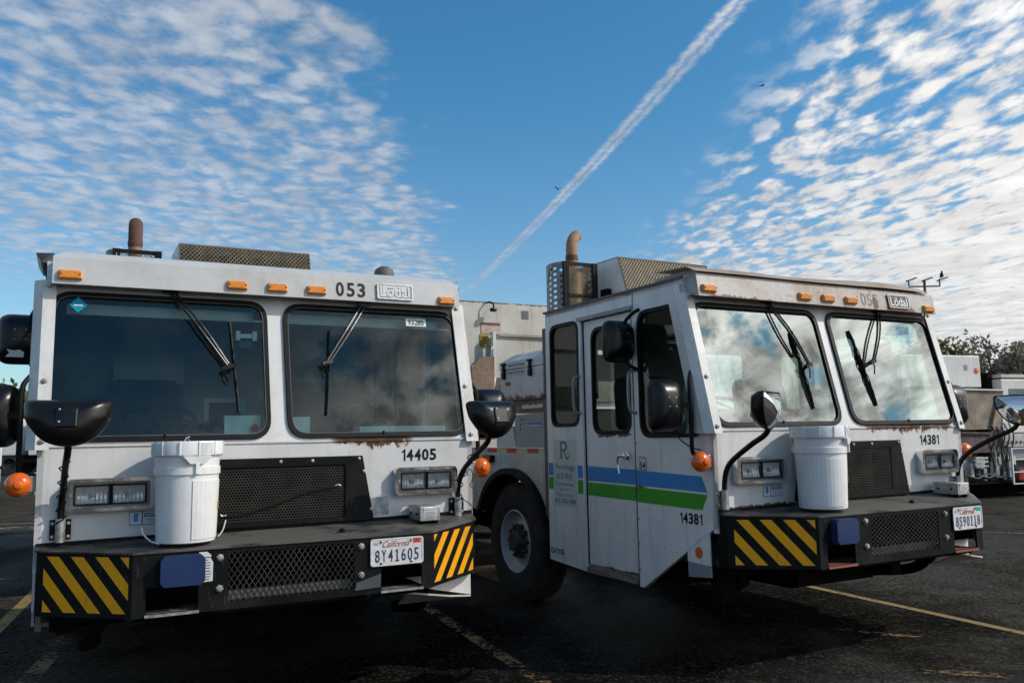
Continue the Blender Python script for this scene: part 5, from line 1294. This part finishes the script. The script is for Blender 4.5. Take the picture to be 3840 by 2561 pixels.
# ------------------------------------------------------------------ trees
def tree(loc, h_, r_, n_, label, mt='leaf', name='tree', crown_z=.55, gap=.0, leaf=.10, group=None):
    t = empty(name, loc, random.uniform(0, 6), label=label, category='tree')
    if group: t['group'] = group
    tk = MB().tube([(0, 0, 0), (.1, .05, h_*.3), (-.05, .1, h_*.6)], [.16, .06], 7)
    limbs = []
    for k in range(16):
        a = random.uniform(0, 6.28); z0 = h_*random.uniform(.15, .5); rr_ = r_*random.uniform(.5, .95)
        e = Vector((math.cos(a)*rr_, math.sin(a)*rr_, h_*random.uniform(.55, .98)))
        mid = Vector((e.x*.45, e.y*.45, z0+(e.z-z0)*.6)); tk.tube([(0, 0, z0), mid, e], [.05, .008], 5); limbs.append((mid, e))
        for j in range(3):
            e2 = e+Vector((random.uniform(-.5, .5), random.uniform(-.5, .5), random.uniform(-.2, .5)))*r_*.35; tk.tube([mid.lerp(e, random.uniform(.3, .9)), e2], [.02, .005], 4); limbs.append((mid, e2))
    tk.build('trunk', 'bark', t)
    cr_ = MB()
    cl = []
    for m_, e in limbs:
        for j in range(3): cl.append(m_.lerp(e, random.uniform(.35, 1.02)))
    for k in range(n_):
        c = random.choice(cl)+Vector((random.gauss(0, 1), random.gauss(0, 1), random.gauss(0, .8)))*r_*.11
        a = Vector((random.gauss(0, 1), random.gauss(0, 1), random.gauss(0, 1))).normalized(); b = a.orthogonal().normalized(); s_ = leaf*random.uniform(.5, 1.3)
        cr_.add([c-a*s_, c+b*s_*.45, c+a*s_, c-b*s_*.45], [(0, 1, 2, 3)])
    cr_.build('crown', mt, t)
    return t
tree((16.9, 33, 0), 4.9, 1.5, 2600, 'leafy green tree peeking over the white truck body at far right', leaf=.14)
tree((17.9, 31, 0), 4.95, 1.9, 1900, 'sparse brown-leaved tree behind the white truck body at far right', 'leafd', leaf=.11)
tree((19.6, 31, 0), 4.3, 2.2, 3600, 'olive-leaved tree above the cab of the background truck at far right', leaf=.13)
tree((21.5, 34, 0), 3.9, 2.4, 3600, 'low bushy tree at the right edge of the yard', leaf=.14)
tree((-26.5, 46, 0), 4.4, 2.6, 3500, 'distant dark green tree over the trucks at far left', leaf=.2)
tree((-30.5, 47, 0), 4.2, 2.6, 2500, 'distant tree at the left edge of the yard', leaf=.2)

# ------------------------------------------------------------------ background truck at right (side-on)
bt = empty('garbage_truck', (9.6, 17, 0), R(20), label='dirty white garbage truck side-on with rusty hopper and white ladder, far right', category='garbage truck')
def L(x_, z_, y_=0.): return (x_-9.6, y_, z_)
bb_ = MB().box(L(7.4, 2.22, .0), L(9.45, 2.86, 2.4)).build('rear_body', 'guard', bt, bevel=.02)
MB().box(L(9.02, 2.57, -.01), L(9.10, 2.67, .0)).build('vent', 'greypanel', bb_)
MB().lathe([(0, .02), (.05, .015), (.06, 0)], L(9.34, 2.56), (0, -1, 0), 14).build('round_lamp', 'orange', bb_)
MB().box(L(7.6, .75, .05), L(8.75, 2.22, 2.3)).build('body_front', 'guard', bt)
MB().hexa([L(8.75, 2.17, -.05), L(9.97, 2.15, -.05), L(9.80, 1.38, -.05), L(8.80, 1.38, -.05)], [L(8.75, 2.17, 1.9), L(9.97, 2.15, 1.9), L(9.80, 1.38, 1.9), L(8.80, 1.38, 1.9)]).build('hopper', 'rustyt', bt)
MB().bar(L(8.7, 2.18, -.07), L(10.0, 2.16, -.07), .05, .03).build('hopper_rim', 'guard', bt)
MB().bar(L(9.80, 2.0, -.08), L(9.56, 1.42, -.08), .06, .08).build('hopper_rib', 'tanrib', bt)
MB().box(L(8.75, .92, -.02), L(9.78, 1.30, 1.9)).build('lower_hopper', 'rustyd', bt)
MB().bar(L(8.75, 1.32, -.04), L(9.55, 1.30, -.04), .05, .04).build('lower_rim', 'rustyd', bt)
MB().hexa([L(9.62, .35, .1), L(9.9, .35, .1), L(9.85, 1.9, .1), L(9.7, 1.9, .1)], [L(9.62, .35, .4), L(9.9, .35, .4), L(9.85, 1.9, .4), L(9.7, 1.9, .4)]).build('lift_arm', 'rustyd', bt)
MB().hexa([L(9.95, 1.1, .02), L(10.25, 1.1, .02), L(10.2, 1.75, .02), L(9.98, 1.75, .02)], [L(9.95, 1.1, .6), L(10.25, 1.1, .6), L(10.2, 1.75, .6), L(9.98, 1.75, .6)]).build('arm_housing', 'guard', bt)
MB().box(L(9.92, 1.02, -.0), L(11.2, 1.28, .6)).build('valve_body', 'sidewarm', bt)
for k in range(5): MB().lathe([(.03, 0), (.03, .02), (0, .022)], L(10.05+k*.12, 1.12, -.01), (0, -1, 0), 10).build('valve_port', 'boltm', bt)
MB().box(L(9.90, .75, .1), L(11.4, 1.0, .5)).build('side_rail', 'greypanel', bt)
MB().box(L(8.6, .33, .2), L(11.4, .70, 1.9)).build('frame_rail', 'mechdark', bt)
for xx in (8.9, 9.35, 9.72, 10.1, 10.9): MB().box(L(xx, .40, .08), L(xx+.22, .82, .3)).build('gusset', 'sidewarm', bt, bevel=.01)
for k in range(3): MB().tube([L(8.8+k*.3, .5, .0), L(9.1+k*.3, .42, -.05), L(9.4+k*.25, .52, .0)], .022, 6).build('hydraulic_hose', 'mechdark', bt)
MB().box(L(9.06, .62, -.05), L(9.30, .84, .1)).build('step', 'silver', bt)
for zz in (.66, .74, .82): MB().bar(L(9.02, zz, -.10), L(9.34, zz, -.10), .03).build('step_tread', 'silver', bt)
MB().tube([L(9.66, .40, .0), L(9.66, 1.05, .0)], .028, 8).build('cylinder_rod', 'silver', bt)
for k in range(4): MB().tube([L(9.84+.05*k, 1.05, .0), L(9.80+.06*k, .85, -.06), L(9.90+.04*k, .7, 0), L(9.86+.05*k, .5, .02)], .012, 5).build('hydraulic_hose', 'mechdark', bt)
ldr = MB().bar(L(9.93, .28, -.15), L(9.93, 1.0, -.15), .03).bar(L(10.45, .28, -.15), L(10.45, 1.0, -.15), .03).build('ladder', 'paper', bt)
for zz in (.29, .52, .77, .99): MB().bar(L(9.93, zz, -.15), L(10.45, zz, -.15), .03, .02).build('rung', 'paper', ldr)
MB().box(L(10.22, .34, -.05), L(10.36, .56, .1)).build('red_canister', 'redtape', bt, bevel=.02)
cab = MB().box(L(10.10, 1.30, .1), L(12.2, 2.40, 2.3)).build('cab', 'guard', bt, bevel=.02)
MB().box(L(10.12, 2.43, .1), L(12.2, 2.50, 2.3)).build('cab_roof', 'hopper', bt)
MB().box(L(10.30, 1.55, .09), L(10.75, 2.2, .11)).build('window', 'sglass', bt)
MB().lathe([(0, .0), (.35, .02), (.42, .14), (.36, .22), (0, .25)], L(9.78, 2.22, .8), (0, 0, 1), 20).build('air_intake', 'gloss_black', bt, smooth=True)
MB().box(L(9.98, 2.15, .3), L(10.09, 2.55, .6)).build('pipe_mount', 'under', bt)
MB().hexa([L(9.55, 2.52, 1.2), L(10.6, 2.5, 1.2), L(10.6, 2.3, 1.2), L(9.6, 2.3, 1.2)], [L(9.7, 2.62, 2.2), L(10.8, 2.6, 2.2), L(10.6, 2.3, 2.2), L(9.6, 2.3, 2.2)]).build('roof_fairing', 'guard', bt)
for k in range(9):
    xx = 8.8+k*.17; MB().box(L(xx, .36+.05*(k % 3), -.02), L(xx+.09, .60+.06*((k*2) % 3), .12)).build('valve_block', ('mechdark', 'sidewarm', 'mechdark', 'greypanel')[k % 4], bt, bevel=.01)
for k in range(5): MB().tube([L(9.55+k*.13, 1.5, -.02), L(9.62+k*.12, 1.25, -.09), L(9.55+k*.14, .95, -.02), L(9.65+k*.1, .6, .0)], .014, 5).build('hydraulic_hose', 'mechdark', bt)
MB().box(L(8.7, .30, -.02), L(11.4, .34, 1.9)).build('under_shield', 'under', bt)
MB().box(L(8.9, .05, .5), L(11.4, .32, 1.6)).build('axle_mass', 'under', bt)
for xx in (8.15, 11.4):
    for yy in (.25, 2.1):
        wq = MB().lathe([(.26, -.13), (.45, -.13), (.5, -.08), (.5, .08), (.45, .13), (.26, .12)], L(xx, .5, yy), (0, -1, 0), 28).build('wheel', 'tyre', bt, smooth=35)
        MB().lathe([(.26, .10), (.2, .02), (.08, .03), (0, .04)], L(xx, .5, yy), (0, -1, 0), 20).build('rim', 'rim', wq, smooth=35)

# ------------------------------------------------------------------ far trucks at left
def far_truck(loc, rz, label, group=None, tall=3.0):
    t = empty('truck', loc, rz, label=label, category='truck')
    if group: t['group'] = group
    MB().box((-1.2, 2.4, .9), (1.2, 8.5, tall)).build('body', 'guard', t, bevel=.03)
    c = MB().box((-1.2, 0, .9), (1.2, 2.0, 2.6)).build('cab', 'guard', t, bevel=.05)
    MB().box((-1.05, -.02, 1.6), (1.05, .0, 2.4)).build('windshield', 'glassA', t)
    for s_ in (-1, 1):
        MB().box((min(s_*1.2, s_*1.21), .5, 1.6), (max(s_*1.2, s_*1.21), 1.4, 2.3)).build('window', 'sglass', t)
        MB().box((s_*.85-.12, -.04, 1.15), (s_*.85+.12, .0, 1.3)).build('headlight', 'chrome', t)
        MB().box((s_*1.05-.1, 8.5, 1.0), (s_*1.05+.1, 8.53, 1.3)).build('tail_light', 'redtape', t)
        for yy in (1.6, 6.4, 7.6):
            MB().lathe([(.0, -.1), (.5, -.12), (.5, .12), (.28, .13), (.26, .05), (0, .05)], (s_*1.02, yy, .5), (s_, 0, 0), 24).build('wheel', 'tyre', t, smooth=35)
        MB().box((min(s_*1.2, s_*1.205), 2.6, 1.3), (max(s_*1.2, s_*1.205), 8.2, 1.42)).build('blue_stripe', 'blue', t); MB().box((min(s_*1.2, s_*1.205), 2.6, 1.16), (max(s_*1.2, s_*1.205), 8.2, 1.27)).build('green_stripe', 'green', t)
    MB().box((-1.1, 0, .55), (1.1, 8.4, .88)).build('chassis', 'under', t)
    MB().box((-1.18, -.15, .55), (1.18, 0, .85)).build('bumper', 'silver', t)
    return t
far_truck((-25.2, 40, 0), R(-78), 'white truck broadside between the left mirrors and the pillar', tall=2.62)
far_truck((-25.6, 46, 0), R(100), 'white truck farther back at the left edge of the yard', tall=2.7)
far_truck((-21.3, 44, 0), R(20), 'white truck standing behind the mirror pole at left', tall=2.4)
far_truck((-13.08, 19.3, 0), R(36), 'nearer white truck with green stripe cut off by the left edge')
